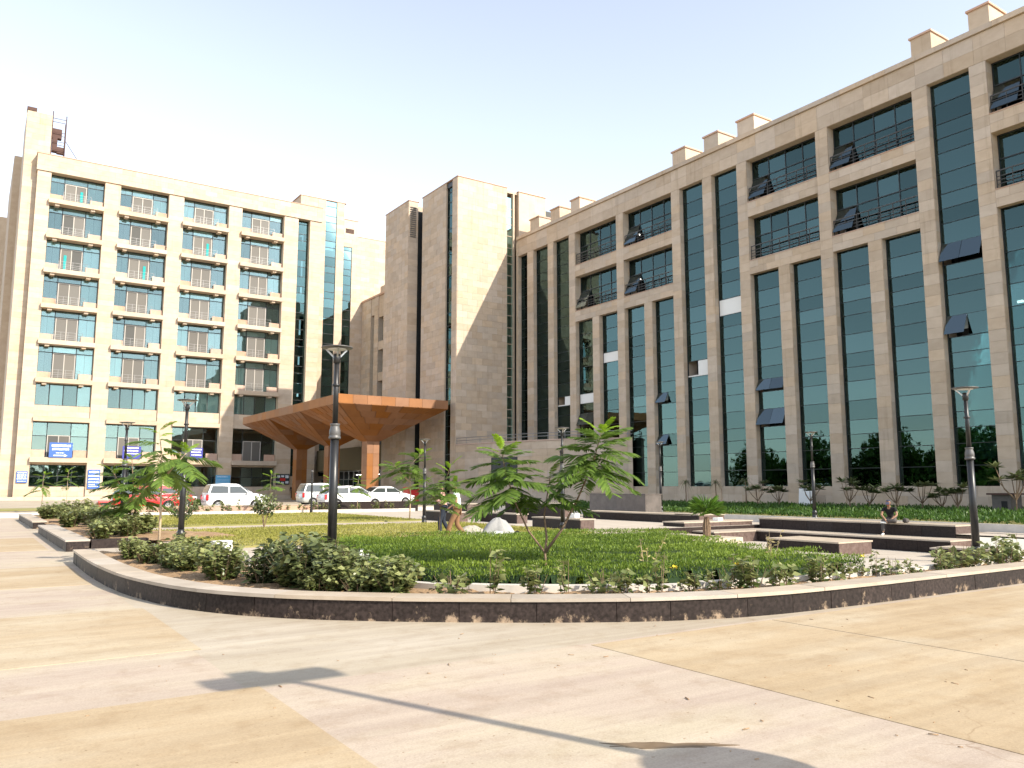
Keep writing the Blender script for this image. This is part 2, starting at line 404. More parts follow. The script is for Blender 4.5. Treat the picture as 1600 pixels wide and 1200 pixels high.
for a in ((-4.2, 2.06, -1.2, 6.76), (-4.2, 2.03, 8.6, 11.9), (5.38, 8.17, .6, 6.62), (8.20, 14.5, .6, 6.62), (-10.6, -4.25, -1.2, 6.76),
          (-10.6, -4.25, 8.6, 11.9), (-4.2, 1.80, 15.2, 19.0), (-4.2, 1.80, 24, 30), (14.6, 22, .6, 6.6), (5.38, 8.17, -7, .55), (8.2, 14.5, -7, .55), (-4.2, 2.06, -8, -1.25)): slab(*a)

# outer planter wall: smooth curve through the measured corner
def spline(P, step=.15):
    P = [Vector((p[0], p[1], 0)) for p in P]; out = []
    for i in range(len(P)-1):
        p0, p1, p2, p3 = P[max(i-1, 0)], P[i], P[i+1], P[min(i+2, len(P)-1)]
        n = max(2, int((p2-p1).length/step))
        for k in range(n):
            t = k/n; out.append(.5*((2*p1)+(p2-p0)*t+(2*p0-5*p1+4*p2-p3)*t*t+(3*p1-p0-3*p2+p3)*t**3))
    out.append(P[-1]); return out
def lefts(C):
    L = []
    for i in range(len(C)):
        d = (C[min(i+1, len(C)-1)]-C[max(i-1, 0)]).normalized(); L.append(Vector((-d.y, d.x, 0)))
    return L
CURVE = spline([(1.95,19.7),(1.92,17.4),(1.95,15.3),(2.10,13.3),(2.52,11.45),(3.25,10.15),(4.2,9.2),(5.1,8.5),(6.0,7.88),(7.15,7.27),(8.5,6.90),(10.3,6.79),(12.6,6.77),(16,6.77),(21,6.77),(27,6.77)])
CL = lefts(CURVE)
def strip_piece(mb, C, L, i0, i1, o0, o1, z0, z1, r=None):
    vs = []; fs = []
    for i in range(i0, i1+1):
        for (o, z) in ((o0, z0), (o1, z0), (o1, z1), (o0, z1)): p = C[i]+L[i]*o; vs.append((p.x, p.y, z))
    n = i1-i0
    for k in range(n):
        for j in range(4):
            j2 = (j+1) % 4; fs.append((k*4+j, k*4+j2, (k+1)*4+j2, (k+1)*4+j))
    fs.append((0, 3, 2, 1)); fs.append((n*4, n*4+1, n*4+2, n*4+3))
    mb.add(vs, fs, r)
def shrink(C, L, i0, i1, g):   # piece ends pulled back by g so that a joint shows
    return i0, i1
def granite_wall(name, C, L, h, thick, label, plen=(.55, .95), clen=1.35, face=('granite'), cop='coping', base=0):
    root = empty(name, (C[0].x, C[0].y, base), 0, label, 'wall')
    mb = MB(); strip_piece(mb, C, L, 0, len(C)-1, .03, thick, base, base+h-.045); mb.build('backing', 'granite', root)
    for (lo, hi, o0, o1, z0, z1, nm, mt) in ((plen[0], plen[1], 0, .027, base, base+h-.048, 'granite_panel', face), (clen*.9, clen*1.1, -.025, thick+.03, base+h-.043, base+h, 'coping_stone', cop)):
        i = 0
        while i < len(C)-1:
            L_ = rng.uniform(lo, hi); acc = 0; j = i
            while j < len(C)-1 and acc < L_: acc += (C[j+1]-C[j]).length; j += 1
            if len(C)-1-j < 2: j = len(C)-1
            # local copy with ends trimmed 6 mm
            Cs = [c.copy() for c in C[i:j+1]]; Ls = L[i:j+1]
            Cs[0] = Cs[0]+(Cs[1]-Cs[0]).normalized()*.004; Cs[-1] = Cs[-1]+(Cs[-2]-Cs[-1]).normalized()*.004
            jt = rng.uniform(-.003, .003)
            m2 = MB(); strip_piece(m2, Cs, Ls, 0, len(Cs)-1, o0-jt, o1, z0, z1+(jt if nm[0] == 'c' else 0)); m2.build(nm, mt, root)
            i = j
    m3 = MB()
    for k, s_ in ((0, -1), (len(C)-1, 1)):
        d = (C[1]-C[0]).normalized() if k == 0 else (C[-1]-C[-2]).normalized()
        c = C[k]+L[k]*(thick/2+.01)
        m3.obox((c.x+d.x*s_*.012, c.y+d.y*s_*.012, base+(h-.05)/2), d*.012, L[k]*(thick/2), Vector((0,0,(h-.05)/2)))
    m3.build('end_panel', face, root)
    return root
mat_granite_dusty = None
def dusty(name, c1, c2, dust, ztop):
    """dark granite with cement splashes that rise from the foot of the wall"""
    m = bpy.data.materials.new(name); m.use_nodes = True; M[name] = m
    nt = m.node_tree; N = nt.nodes; Lk = nt.links; p = N['Principled BSDF']; p.inputs['Roughness'].default_value = .55; p.inputs['Specular IOR Level'].default_value = .2
    g = N.new('ShaderNodeNewGeometry')
    n = N.new('ShaderNodeTexNoise'); n.inputs['Scale'].default_value = 22; n.inputs['Detail'].default_value = 6; Lk.new(g.outputs['Position'], n.inputs['Vector'])
    r = N.new('ShaderNodeValToRGB'); r.color_ramp.elements[0].position = .35; r.color_ramp.elements[1].position = .7
    r.color_ramp.elements[0].color = (*c1, 1); r.color_ramp.elements[1].color = (*c2, 1); Lk.new(n.outputs['Fac'], r.inputs[0])
    mp = N.new('ShaderNodeMapping'); mp.inputs['Scale'].default_value = (1, 1, .8); Lk.new(g.outputs['Position'], mp.inputs[0])
    n2 = N.new('ShaderNodeTexNoise'); n2.inputs['Scale'].default_value = 5; n2.inputs['Detail'].default_value = 8; n2.inputs['Roughness'].default_value = .72
    Lk.new(mp.outputs[0], n2.inputs['Vector'])
    sp = N.new('ShaderNodeSeparateXYZ'); Lk.new(g.outputs['Position'], sp.inputs[0])
    mr = N.new('ShaderNodeMapRange'); mr.inputs['From Min'].default_value = 0; mr.inputs['From Max'].default_value = ztop
    mr.inputs['To Min'].default_value = .085; mr.inputs['To Max'].default_value = -.13; Lk.new(sp.outputs['Z'], mr.inputs['Value'])
    ad = N.new('ShaderNodeMath'); ad.operation = 'ADD'; Lk.new(n2.outputs['Fac'], ad.inputs[0]); Lk.new(mr.outputs[0], ad.inputs[1])
    r2 = N.new('ShaderNodeValToRGB'); r2.color_ramp.elements[0].position = .60; r2.color_ramp.elements[1].position = .72; Lk.new(ad.outputs[0], r2.inputs[0])
    x = N.new('ShaderNodeMix'); x.data_type = 'RGBA'; Lk.new(r2.outputs[0], x.inputs[0]); Lk.new(r.outputs[0], x.inputs[6]); x.inputs[7].default_value = (*dust, 1)
    a = N.new('ShaderNodeAttribute'); a.attribute_name = 'rnd'
    hs = N.new('ShaderNodeHueSaturation'); mr3 = N.new('ShaderNodeMapRange'); mr3.inputs['To Min'].default_value = .75; mr3.inputs['To Max'].default_value = 1.25
    Lk.new(a.outputs['Fac'], mr3.inputs['Value']); Lk.new(mr3.outputs[0], hs.inputs['Value']); Lk.new(x.outputs[2], hs.inputs['Color'])
    Lk.new(hs.outputs[0], p.inputs['Base Color'])
dusty('granite_dusty', (.017, .012, .010), (.046, .033, .029), (.34, .25, .17), .28)
granite_wall('planter_wall', CURVE, CL, .285, .36, 'long curved planter wall of dark granite with pale coping round the garden corner', face='granite_dusty')
for (x, y0, y1, lab) in ((2.12, 33.0, 23.2, 'straight planter wall with pale coping just beyond the curved planter wall'),
                         (2.15, 47.0, 36.5, 'short far planter wall near the left end of the garden')):
    C = spline([(x, y0), (x, (y0+y1)/2), (x, y1)], .4); granite_wall('planter_wall', C, lefts(C), .285, .5 if y0 < 40 else .45, lab, face='granite_dusty')
    # return wall that closes the bed towards the opening
    tag(MB().box(x+.56, x+1.9, y1+.01, y1+.40, 0, .27).build('planter_return', 'granite'), 'low granite return beside the garden opening, ' + ('nearer' if y0 < 40 else 'farther') + ' of the two', 'wall')

# garden floor (pale paving), lawns, beds
inner = [(p+l*.33) for p, l in zip(CURVE, CL)]
inner = [(p.x, p.y) for p in inner if p.x < 16.2]
sheet('garden_path', [(HX0, 29.6, 7.05, HY0), (HX0, 29.6, HY1, 47.4), (HX1, 29.6, HY0, HY1), (2.5, 16.5, 19.65, 47.4), (16.5, HX0, 7.05, 47.4)], .05, 'paving',
      polys=[inner+[(16.5, 7.05), (16.5, 19.65)]])
# court: floor and retaining sides
sheet('court_floor', [(HX0, HX1, HY0, HY1)], -.5, 'paving')
rt = MB(); rt.box(HX0-.3, HX0, HY0, HY1, -.52, .046); rt.box(HX0-.3, HX1+.2, HY0-.3, HY0, -.52, .046); rt.box(HX0, HX1+.2, HY1, HY1+.2, -.52, .046)
tag(rt.build('court_retaining_wall', 'granite'), kind='structure')
MB().box(HX0+.002, 20.2, 17.3, HY1-.002, -.51, .05).build('court_ledge', 'paving')['kind'] = 'structure'
# soil of the shrub beds
def bed(name, C, L, o0, o1, z, label=None):
    V = []; F = []; nx = 8
    for i, (c, l) in enumerate(zip(C, L)):
        for k in range(nx+1):
            p = c+l*(o0+(o1(i/len(C)) - o0)*k/nx); e = 1 if 0 < k < nx else 0
            V.append((p.x, p.y, z+e*(rng.uniform(-.02, .045))))
    for i in range(len(C)-1):
        for k in range(nx): a = i*(nx+1)+k; F.append((a, a+nx+1, a+nx+2, a+1))
    me = npmesh(name, V, F, smooth=True); return tag(link(name, me, 'soil'), kind='structure')
def bedw(t): return 2.3 if t < .25 else (2.3-(t-.25)*6.0 if t < .45 else max(.95, 1.1-.25*(t-.45)))
bed('bed_soil', CURVE, CL, .3, bedw, .20)
C2 = spline([(2.12, 47), (2.12, 35), (2.12, 23.3)], .4); bed('bed_soil', C2, lefts(C2), .4, lambda t: 2.6, .20)
# inner kerb of pale concrete pieces
KC = spline([(4.75,13.6),(4.8,11.9),(5.15,10.6),(5.7,9.6),(6.65,8.80),(7.7,8.25),(9.05,7.92),(10.9,7.70),(12.4,7.62),(14.5,7.6),(18,7.6),(24,7.6)], .12); KL = lefts(KC)
kr = empty('garden_kerb', (KC[0].x, KC[0].y, 0), 0, 'pale concrete kerb between the shrub strip and the clipped hedge', 'kerb')
i = 0
while i < len(KC)-2:
    j = min(len(KC)-1, i+int(rng.uniform(8, 11))); Cs = KC[i:j+1]; Cs = [c.copy() for c in Cs]
    Cs[0] += (Cs[1]-Cs[0]).normalized()*.006; Cs[-1] += (Cs[-2]-Cs[-1]).normalized()*.006
    m2 = MB(); strip_piece(m2, Cs, KL[i:j+1], 0, len(Cs)-1, rng.uniform(-.012, .012), .16, .04, .29+rng.uniform(-.012, .012)); m2.build('kerb_stone', 'kerb', kr)
    i = j
# hedge bed base and lawns
HEDGE = [(4.95,13.6),(5.0,12.0),(5.35,10.8),(5.9,9.8),(6.8,9.0),(7.85,8.45),(9.15,8.12),(10.9,7.9),(12.1,7.85),(12.2,8.7),(12.35,10.1),(13.2,12.5),(14.2,14.8),(12.0,15.8),(9.6,16.6),(7.4,16.6),(5.6,15.8)]
MB().poly(HEDGE, .0, .2).build('hedge_bed', 'soil')['kind'] = 'structure'
LAWNS = [(5.2, 17.6, 21.4, 30.7), (5.2, 17.6, 33.7, 46.4)]
lw = MB()
for (x0, x1, y0, y1) in LAWNS: lw.box(x0, x1, y0, y1, .02, .10)
tag(lw.build('lawn', 'lawn_soil'), kind='structure')
# sand patch on the lawn
def mound(name, c, rx_, ry_, h, material, n=20, seed=1, z=.1):
    r_ = random.Random(seed); V = [(0, 0, h)]; F = []; rings = 6
    for i in range(1, rings+1):
        for k in range(n):
            t = 2*math.pi*k/n; q = i/rings; wob = 1+.22*math.sin(3*t+seed)+.12*math.sin(7*t)
            V.append((rx_*q*wob*math.cos(t), ry_*q*wob*math.sin(t), max(-.02, h*(1-q*q)*(1+r_.uniform(-.35, .35))) if i < rings else -.03))
    for k in range(n): F.append((0, 1+k, 1+(k+1) % n))
    me = bpy.data.meshes.new(name)
    for i in range(rings-1):
        for k in range(n): a = 1+i*n; F.append((a+k, a+n+k, a+n+(k+1) % n, a+(k+1) % n))
    me.from_pydata(V, [], F); me.polygons.foreach_set('use_smooth', np.ones(len(F), bool))
    return link(name, me, material, None, (c[0], c[1], z))
tag(mound('sand_patch', (5.6, 27.2), 1.5, 2.6, .10, 'soil', seed=3), 'bare sandy patch heaped on the left end of the lawn', 'sand')
tag(mound('sand_patch', (11.3, 22.0), 1.6, .5, .06, 'soil', seed=5), 'strip of bare sandy earth along the near edge of the lawn', 'sand')
# drive and forecourt
sheet('driveway', [(-30, 43, 50.1, 101)], .20, 'concrete_far')
MB().box(-30, 43, 50.0, 50.14, 0, .26).build('driveway_kerb', 'kerb')['kind'] = 'structure'
# kerb line and shrub strip behind the lawns
k2 = empty('lawn_kerb', (5, 47.4, 0), 0, 'straight pale kerb along the far edge of the lawn', 'kerb')
x = 4.9
while x < 24:
    MB().box(x, x+1.19, 47.4, 47.62, 0, .24+rng.uniform(-.01, .01)).build('kerb_stone', 'kerb', k2); x += 1.2
sheet('strip_soil', [(4.9, 24.2, 47.6, 49.5)], .16, 'soil')
def block(name, x0, x1, y0, y1, z0, z1, label, face='granite', pl=1.15, group=None, cop='coping', endface='stone_pink', cat='bench'):
    """granite clad seat block: backing, facing panels on the two seen sides, coping slabs"""
    root = empty(name, ((x0+x1)/2, (y0+y1)/2, z0), 0, label, cat, group)
    MB().box(x0+.03, x1-.03, y0+.03, y1-.03, z0, z1-.05).build('core', 'granite', root)
    n = max(1, round((y1-y0)/pl)); d = (y1-y0)/n
    for i in range(n):
        MB().box(x0-rng.uniform(0, .004), x0+.029, y0+i*d+.005, y0+(i+1)*d-.005, z0, z1-.052).build('granite_panel', face, root)
    n = max(1, round((x1-x0-.06)/pl)); d = (x1-x0-.06)/n
    for i in range(n):
        MB().box(x0+.03+i*d+.005, x0+.03+(i+1)*d-.005, y0-rng.uniform(0, .004), y0+.029, z0, z1-.052).build('end_panel', endface, root)
    MB().box(x0-.02, x1+.02, y0-.02, y1+.02, z1-.048, z1).build('coping_slab', cop, root)
    return root
mat('granite_pale_lit', (.10, .066, .055), .5, spec=.25, var=(.16, .115, .098), attr=.2, scale=9, bump=(50, .15, .004))  # paler copy paints sunlight onto block end faces; also plain pale granite
lit_end = 'granite_pale_lit'
block('seat_wall', 27.3, 28.7, 14.45, 22.5, -.5, .34, 'long dark granite seat wall with the seated man on it', endface=lit_end)
block('seat_step', 25.9, 27.25, 13.9, 21.45, -.5, -.08, 'long lower granite step in front of the seated man', endface=lit_end)
block('seat_step', 23.5, 27.28, 21.5, 22.6, -.5, -.08, 'granite step returning left at the far end of the sunken court', endface=lit_end)
block('seat_wall', 23.3, 27.3, 22.85, 24.0, .05, .24, 'low granite ledge behind the fan palm at the court end', endface=lit_end)
block('seat_wall', 25.6, 27.2, 24.25, 25.6, .05, .46, 'small square granite block behind the fan palm', endface=lit_end)
block('seat_block', 22.3, 24.05, 15.4, 18.1, -.5, -.08, 'short granite seat block standing free in front of the long step', endface=lit_end)
block('seat_wall', 22.6, 23.4, 8.2, 12.5, -.5, -.05, 'granite seat wall behind the shrubs by the right lamp post', endface=lit_end)
block('seat_step', 24.4, 25.75, 10.4, 13.7, -.5, -.22, 'low granite stair tread beside the right lamp post', endface=lit_end)
block('seat_step', 24.9, 27.2, 9.1, 10.3, -.5, -.12, 'granite stair cheek right of the lamp post', endface=lit_end)
block('seat_block', 18.5, 19.2, 23.3, 26.3, .05, .45, 'low granite bench just behind the forked sapling', endface=lit_end)
block('seat_block', 19.5, 20.1, 28.9, 31.9, .05, .47, 'low granite bench behind the pile of sacks', endface=lit_end)
block('seat_block', 18.2, 18.9, 31.9, 34.9, .05, .50, 'low granite bench left of the walking man', endface=lit_end)
block('seat_wall', 20.4, 21.2, 34.6, 38.0, .05, .80, 'raised granite ledge behind the bench left of the walking man', endface=lit_end)
block('seat_wall', 22.4, 23.2, 29.6, 34.2, .05, .86, 'raised granite ledge right of the walking man', endface=lit_end)
block('seat_wall', 25.6, 26.6, 24.7, 32.0, .05, .44, 'long dark granite wall below the tall grey block', endface=lit_end)
block('granite_block', 27.5, 28.6, 29.5, 33.8, .05, 1.27, 'tall grey granite block behind the forked sapling', face='granite_grey', endface='granite_grey', pl=2.2, cop='granite_grey', cat='block')
block('boundary_wall', 5.0, 18.4, 49.5, 49.86, 0, .52, 'low brown wall with pale coping in front of the parked white hatchback', face='granite', endface='stone_pink', pl=1.3, cat='wall')
block('boundary_wall', 18.5, 25.4, 49.5, 49.86, 0, .66, 'low dark wall in front of the cars below the canopy', face='granite_pale_lit', endface='granite', pl=1.3, cop='granite', cat='wall')
# raised ground in front of the office block
sheet('verge', [(29.6, 42.95, -10, 47.4)], .30, 'lawn_soil')
MB().box(29.45, 29.6, -10, 47.4, 0, .34).build('verge_kerb', 'kerb')['kind'] = 'structure'
MB().box(28.7, 29.45, 8, 14.4, 0, .07).build('verge_path', 'paving')['kind'] = 'structure'

# wet stain on the paving: a thin film with its own outline
V = [Vector((3.72, 3.86, .0065))]; nst = 40
for k_ in range(nst):
    t = 6.2832*k_/nst; q = 1+.18*math.sin(3*t+1)+.16*math.sin(7*t+2)+.10*math.sin(13*t)+.06*math.sin(23*t)
    V.append(V[0]+RGT*(.36*math.cos(t)*q)+FWD*(.055*math.sin(t)*q))
for k_ in range(nst): V.append(V[1+k_]-Vector((0, 0, .0022)))
me = bpy.data.meshes.new('wet_stain'); me.from_pydata(V, [], [(0, 1+k_, 1+(k_+1) % nst) for k_ in range(nst)]+[(1+k_, 1+nst+k_, 1+nst+(k_+1) % nst, 1+(k_+1) % nst) for k_ in range(nst)])
tag(link('wet_stain', me, 'wet_stain'), kind='structure')
# ------------------------------------------------------------------ right: office block (facade plane X = 43)
NX, NY = Vector((-1, 0, 0)), Vector((0, -1, 0))
def office():
    root = empty('office_block', (43, 36, 0), 0, 'long stone office block with tall dark glass strips on the right', 'building')
    cl = Clad(root); pn = Panes(root); F = 43.04; D = 44.4
    Y0, Y1 = 4.0, 63.5; TOP = 25.55; SILL = 1.65
    wl = {k: (20.38+3.18*(12-k), 22.70+3.18*(12-k)) for k in range(-1, 18)}      # strip k: near, far edge
    wl[-1] = (61.85, 63.42)
    full = (-1, 0, 1, 6, 7, 12); pairs = ((2, 3), (4, 5), (8, 9), (10, 11), (13, 14), (15, 16))
    order = sorted(wl, key=lambda k: wl[k][0])
    order = [k for k in order if wl[k][0] > Y0]
    # piers between strips
    edges = [Y0]+[e for k in order for e in wl[k]]+[Y1]
    LINT = 15.88
    for a, b in zip(edges[0::2], edges[1::2]):
        # is this pier inside a wide window pair?
        mid = any(abs(a-wl[q][1]) < .01 and abs(b-wl[p][0]) < .01 for p, q in pairs)
        top = LINT if mid else 23.92
        MB().box(F, D, a, b, 0, top).build('pier', 'stone', root)
        cl.face((F, b, 0), -YU, NX, b-a, top, 1.3, .6)
        cl.face((F, a, SILL), XU, NY, .38, top-SILL, 1, .6, t=.012, jit=.003)
    # sill wall under strips
    for k in order:
        a, b = wl[k]; MB().box(F+.10, D, a+.001, b-.001, 0, SILL).build('sill_wall', 'stone', root)
        cl.face((F+.10, b, .0), -YU, NX, b-a, SILL, 1.1, .55)
    # frieze, coping
    MB().box(F, D, Y0, Y1, 23.921, TOP).build('frieze', 'stone', root)
    cl.face((F, Y1, 23.93), -YU, NX, Y1-Y0, TOP-23.94, 1.6, .8, bond=False)
    for j in range(int((Y1-Y0)/3)+1):
        y = Y0+3*j; MB().box(42.86, 44.2, y+.005, min(y+2.995, Y1), TOP+.005, 25.85).build('coping_stone', 'stone', root)
    # lintels and spandrels of the wide windows
    for (p, q) in pairs:
        a, b = wl[q][0], wl[p][1]
        if a < Y0: continue
        for z0, z1 in ((LINT+.001, 16.8), (19.9, 20.9)):
            MB().box(F, D, a+.001, b-.001, z0, z1).build('spandrel', 'stone', root)
            cl.face((F, b, z0), -YU, NX, b-a, z1-z0, 1.35, .5)
            MB().box(42.97, D, a+.002, b-.002, z1+.002, z1+.05).build('window_sill', 'stone_pink', root)
        # far jamb facing the camera
        for z0, z1 in ((16.86, 19.9), (20.96, 23.9)):
            cl.face((F, b-.001, z0), XU, NY, .58, z1-z0, .9, .6, t=.012, jit=.003)
            G = 43.66; n = 4; wv = (b-a-.1)/n; hh = (z1-z0-.05); hs = (hh*.56, hh*.44)
            fr = MB()
            for i in range(n+1): fr.box(G-.05, G+.05, a+.05+i*wv-.025, a+.05+i*wv+.025, z0, z1)
            for z in (z0+.03, z0+.05+hs[0], z1-.03): fr.box(G-.06, G+.04, a+.02, b-.02, z-.03, z+.03)
            fr.build('window_frame', 'dark_frame', root)
            op = {(2, 16): 3, (4, 16): 3, (4, 20): 3, (8, 20): 3, (10, 16): 3, (10, 20): 3, (13, 20): 3}.get((p, int(z0)))
            for i in range(n):
                yc = a+.05+(i+.5)*wv
                pn.add((G-(.02 if op == i else 0), yc, z0+.05+hs[0]/2), YU, NX, wv-.05, hs[0]-.04, tilt=R(24) if op == i else 0)
                pn.add((G, yc, z0+.05+hs[0]+hs[1]/2), YU, NX, wv-.05, hs[1]-.04)
            if p == 4 and z0 > 20: MB().box(G+.1, G+.14, b-2.9, b-1.2, z1-1.15, z1-.2).build('blind', 'blind', root)
            if p == 10 and z0 < 20: MB().box(G+.1, G+.14, b-1.3, b-.1, z1-.75, z1-.1).build('blind', 'blind', root)
            rl = MB(); X = 43.16
            for z in (.22, .42, .62, .92): rl.bar((X, a+.05, z0+.05+z), (X, b-.05, z0+.05+z), .035 if z < .9 else .06)
            m_ = 7
            for i in range(m_+1): y = a+.06+(b-a-.12)*i/m_; rl.bar((X, y, z0+.05), (X, y, z0+.97), .035)
            rl.build('railing', 'rail_bronze', root)
    # glazed strips
    pat = (.84, .84, 1.16, 1.16)
    opens = {(12, 14.3): 2, (12, 9.6): 1, (8, 8.7): 2, (8, 5.6): 2, (5, 8.0): 1, (5, 5.0): 1, (2, 7.5): 2, (12, 7.0): 0}
    whites = {(6, 10.2): 1, (7, 14.3): 2, (2, 9.3): 2, (3, 12.6): 2, (1, 9.0): 1}
    for k in order:
        a, b = wl[k]; top = 23.9 if k in full else LINT-.01; G = 43.42
        if a < 7: continue
        z = SILL; i = 0; fr = MB(); w_ = b-a; levels = []
        zz = top; lst = []
        while zz > SILL+.2:
            h = pat[i % 4][()] if False else pat[(3-i) % 4]; lo = max(SILL, zz-h)
            if lo-SILL < .4: lo = SILL
            lst.append((lo, zz)); zz = lo; i += 1
        for lo, hi in lst:
            fr.box(G-.045, G+.05, a+.001, b-.001, hi-.028, hi+.0)
        fr.box(G-.03, G+.05, a+.001, a+.07, SILL, top); fr.box(G-.03, G+.05, b-.07, b-.001, SILL, top)
        fr.build('window_frame', 'dark_frame', root)
        for lo, hi in lst:
            o = next((v for (kk, zc), v in opens.items() if kk == k and lo <= zc < hi), 0)
            wh = next((v for (kk, zc), v in whites.items() if kk == k and lo <= zc < hi), 0)
            h = hi-lo-.035; zc = (lo+hi)/2-.01
            if wh:
                MB().box(G-.02, G+.02, (a+b)/2-w_/2+.08, b-.08 if wh == 2 else (a+b)/2+.1, lo+.01, hi-.04).build('white_panel', 'white_panel', root)
                MB().box(G-.03, G+.03, a+.08, b-.08, lo+.0, lo+.09).build('white_panel', 'white_frame', root)
            elif o:
                for s_ in range(2):
                    yc = a+.09+(w_-.18)*(.25+.5*s_); til = R(25) if (o == 2 or s_ == 1) else 0
                    pn.add((G-.07, yc, zc), YU, NX, w_/2-.11, h, tilt=til)
            else: pn.add((G, (a+b)/2, zc), YU, NX, w_-.14, h)
            if not wh and rng.random() < .3:
                MB().box(G+.16, G+.19, a+.1, b-.1, max(lo, hi-rng.uniform(.4, 1.1)), hi-.05).build('blind', 'blind', root)
    # inside: storeys, back wall, partitions, lit ceiling panels
    it = MB()
    for c in (3.95, 7.95, 11.95, 15.95, 19.93, 23.93): it.box(44.41 if c > 15 else 43.9, 51, Y0, Y1, c-.3, c+.25)
    it.box(50.5, 51, Y0, Y1, 0, 25.3)
    for y in np.arange(Y0, Y1, 6.36): it.box(45.6, 50.5, y-.08, y+.08, 0, 25)
    it.build('interior', 'interior_dark', root)
    MB().box(44.2, 66, Y0, Y1, 25.0, 25.5).build('roof', 'stone_pale', root)
    MB().box(44.4, 66, Y0-.3, Y0, 0, 25).build('side_wall', 'stone', root)
    MB().box(43.05, 60, Y1+.002, Y1+.3, 0, 25.4).build('side_wall', 'stone', root)
    for k in range(46):
        c = rng.choice((3.62, 7.62, 11.62, 11.62, 15.62, 19.6, 19.6, 23.6)); y = rng.uniform(15, 60); X = rng.uniform(45.2, 48)
        MB().box(X, X+.55, y, y+.55, c-.03, c).build('ceiling_light', 'ceiling_glow', root)
    # stone vents on the roof edge
    for y0, y1 in ((61.6, 63.1), (58.3, 59.7), (55.3, 56.6), (42.2, 43.6), (38.9, 40.3), (35.6, 37.1), (22.9, 24.1), (19.7, 20.8), (16.6, 17.7)):
        v = MB().box(44.25, 46.0, y0, y1, 25.5, 27.66).build('roof_vent', 'stone_pale', root)
        MB().box(44.15, 46.1, y0-.08, y1+.08, 27.662, 27.78).build('vent_cap', 'stone_pink', v)
    # drain pipe and projecting podium details
    cl.flush('stone_panel', 'stone'); pn.flush('glass_office')
    return root
office()

# ------------------------------------------------------------------ curved podium in front of the tower foot
def podium():
    root = empty('podium', (40, 55, 0), 0, 'curved single storey stone podium with roof railing between tower and office block', 'building')
    C = spline([(36.45, 63.9), (37.0, 60), (37.9, 56), (39.2, 52.2), (41.0, 49.2), (42.94, 47.4)], .5); L = lefts(C)
    for i in range(len(C)): C[i].z = 0
    mb = MB(); strip_piece(mb, C, L, 0, len(C)-1, .05, .45, 0, 5.35); mb.build('wall', 'stone', root)
    rows = 9; i = 0
    while i < len(C)-1:
        j = min(len(C)-1, i+3)
        for r_ in range(rows):
            if r_ < 7 and 9 <= i <= 14 and 3 <= r_ <= 6: continue
            h = 5.3/rows; m2 = MB(); jt = rng.uniform(0, .006)
            Cs = [c.copy() for c in C[i:j+1]]; Cs[0] += (Cs[1]-Cs[0]).normalized()*.008; Cs[-1] += (Cs[-2]-Cs[-1]).normalized()*.008
            strip_piece(m2, Cs, L[i:j+1], 0, j-i, 0-jt, .049, r_*h+.007, (r_+1)*h-.007); m2.build('stone_panel', 'stone', root)
        i = j
    g = MB(); strip_piece(g, C, L, 9, 15, .02, .045, 1.78, 4.1); g.build('pane', 'dark_frame', root)
    mb = MB(); strip_piece(mb, C, L, 0, len(C)-1, -.06, .5, 5.352, 5.45); mb.build('coping_stone', 'stone_pink', root)
    MB().poly([(c.x, c.y) for c in C]+[(43, 63.4)], 5.2, 5.33).build('roof', 'stone_pale', root)
    rl = MB()
    P = [c+l*.15 for c, l in zip(C, L)]
    for z in (5.75, 6.0): rl.tube([(p.x, p.y, z) for p in P], .028, 6)
    for p in P[::3]: rl.tube([(p.x, p.y, 5.45), (p.x, p.y, 6.0)], .025, 6)
    rl.build('railing', 'steel', root)
podium()

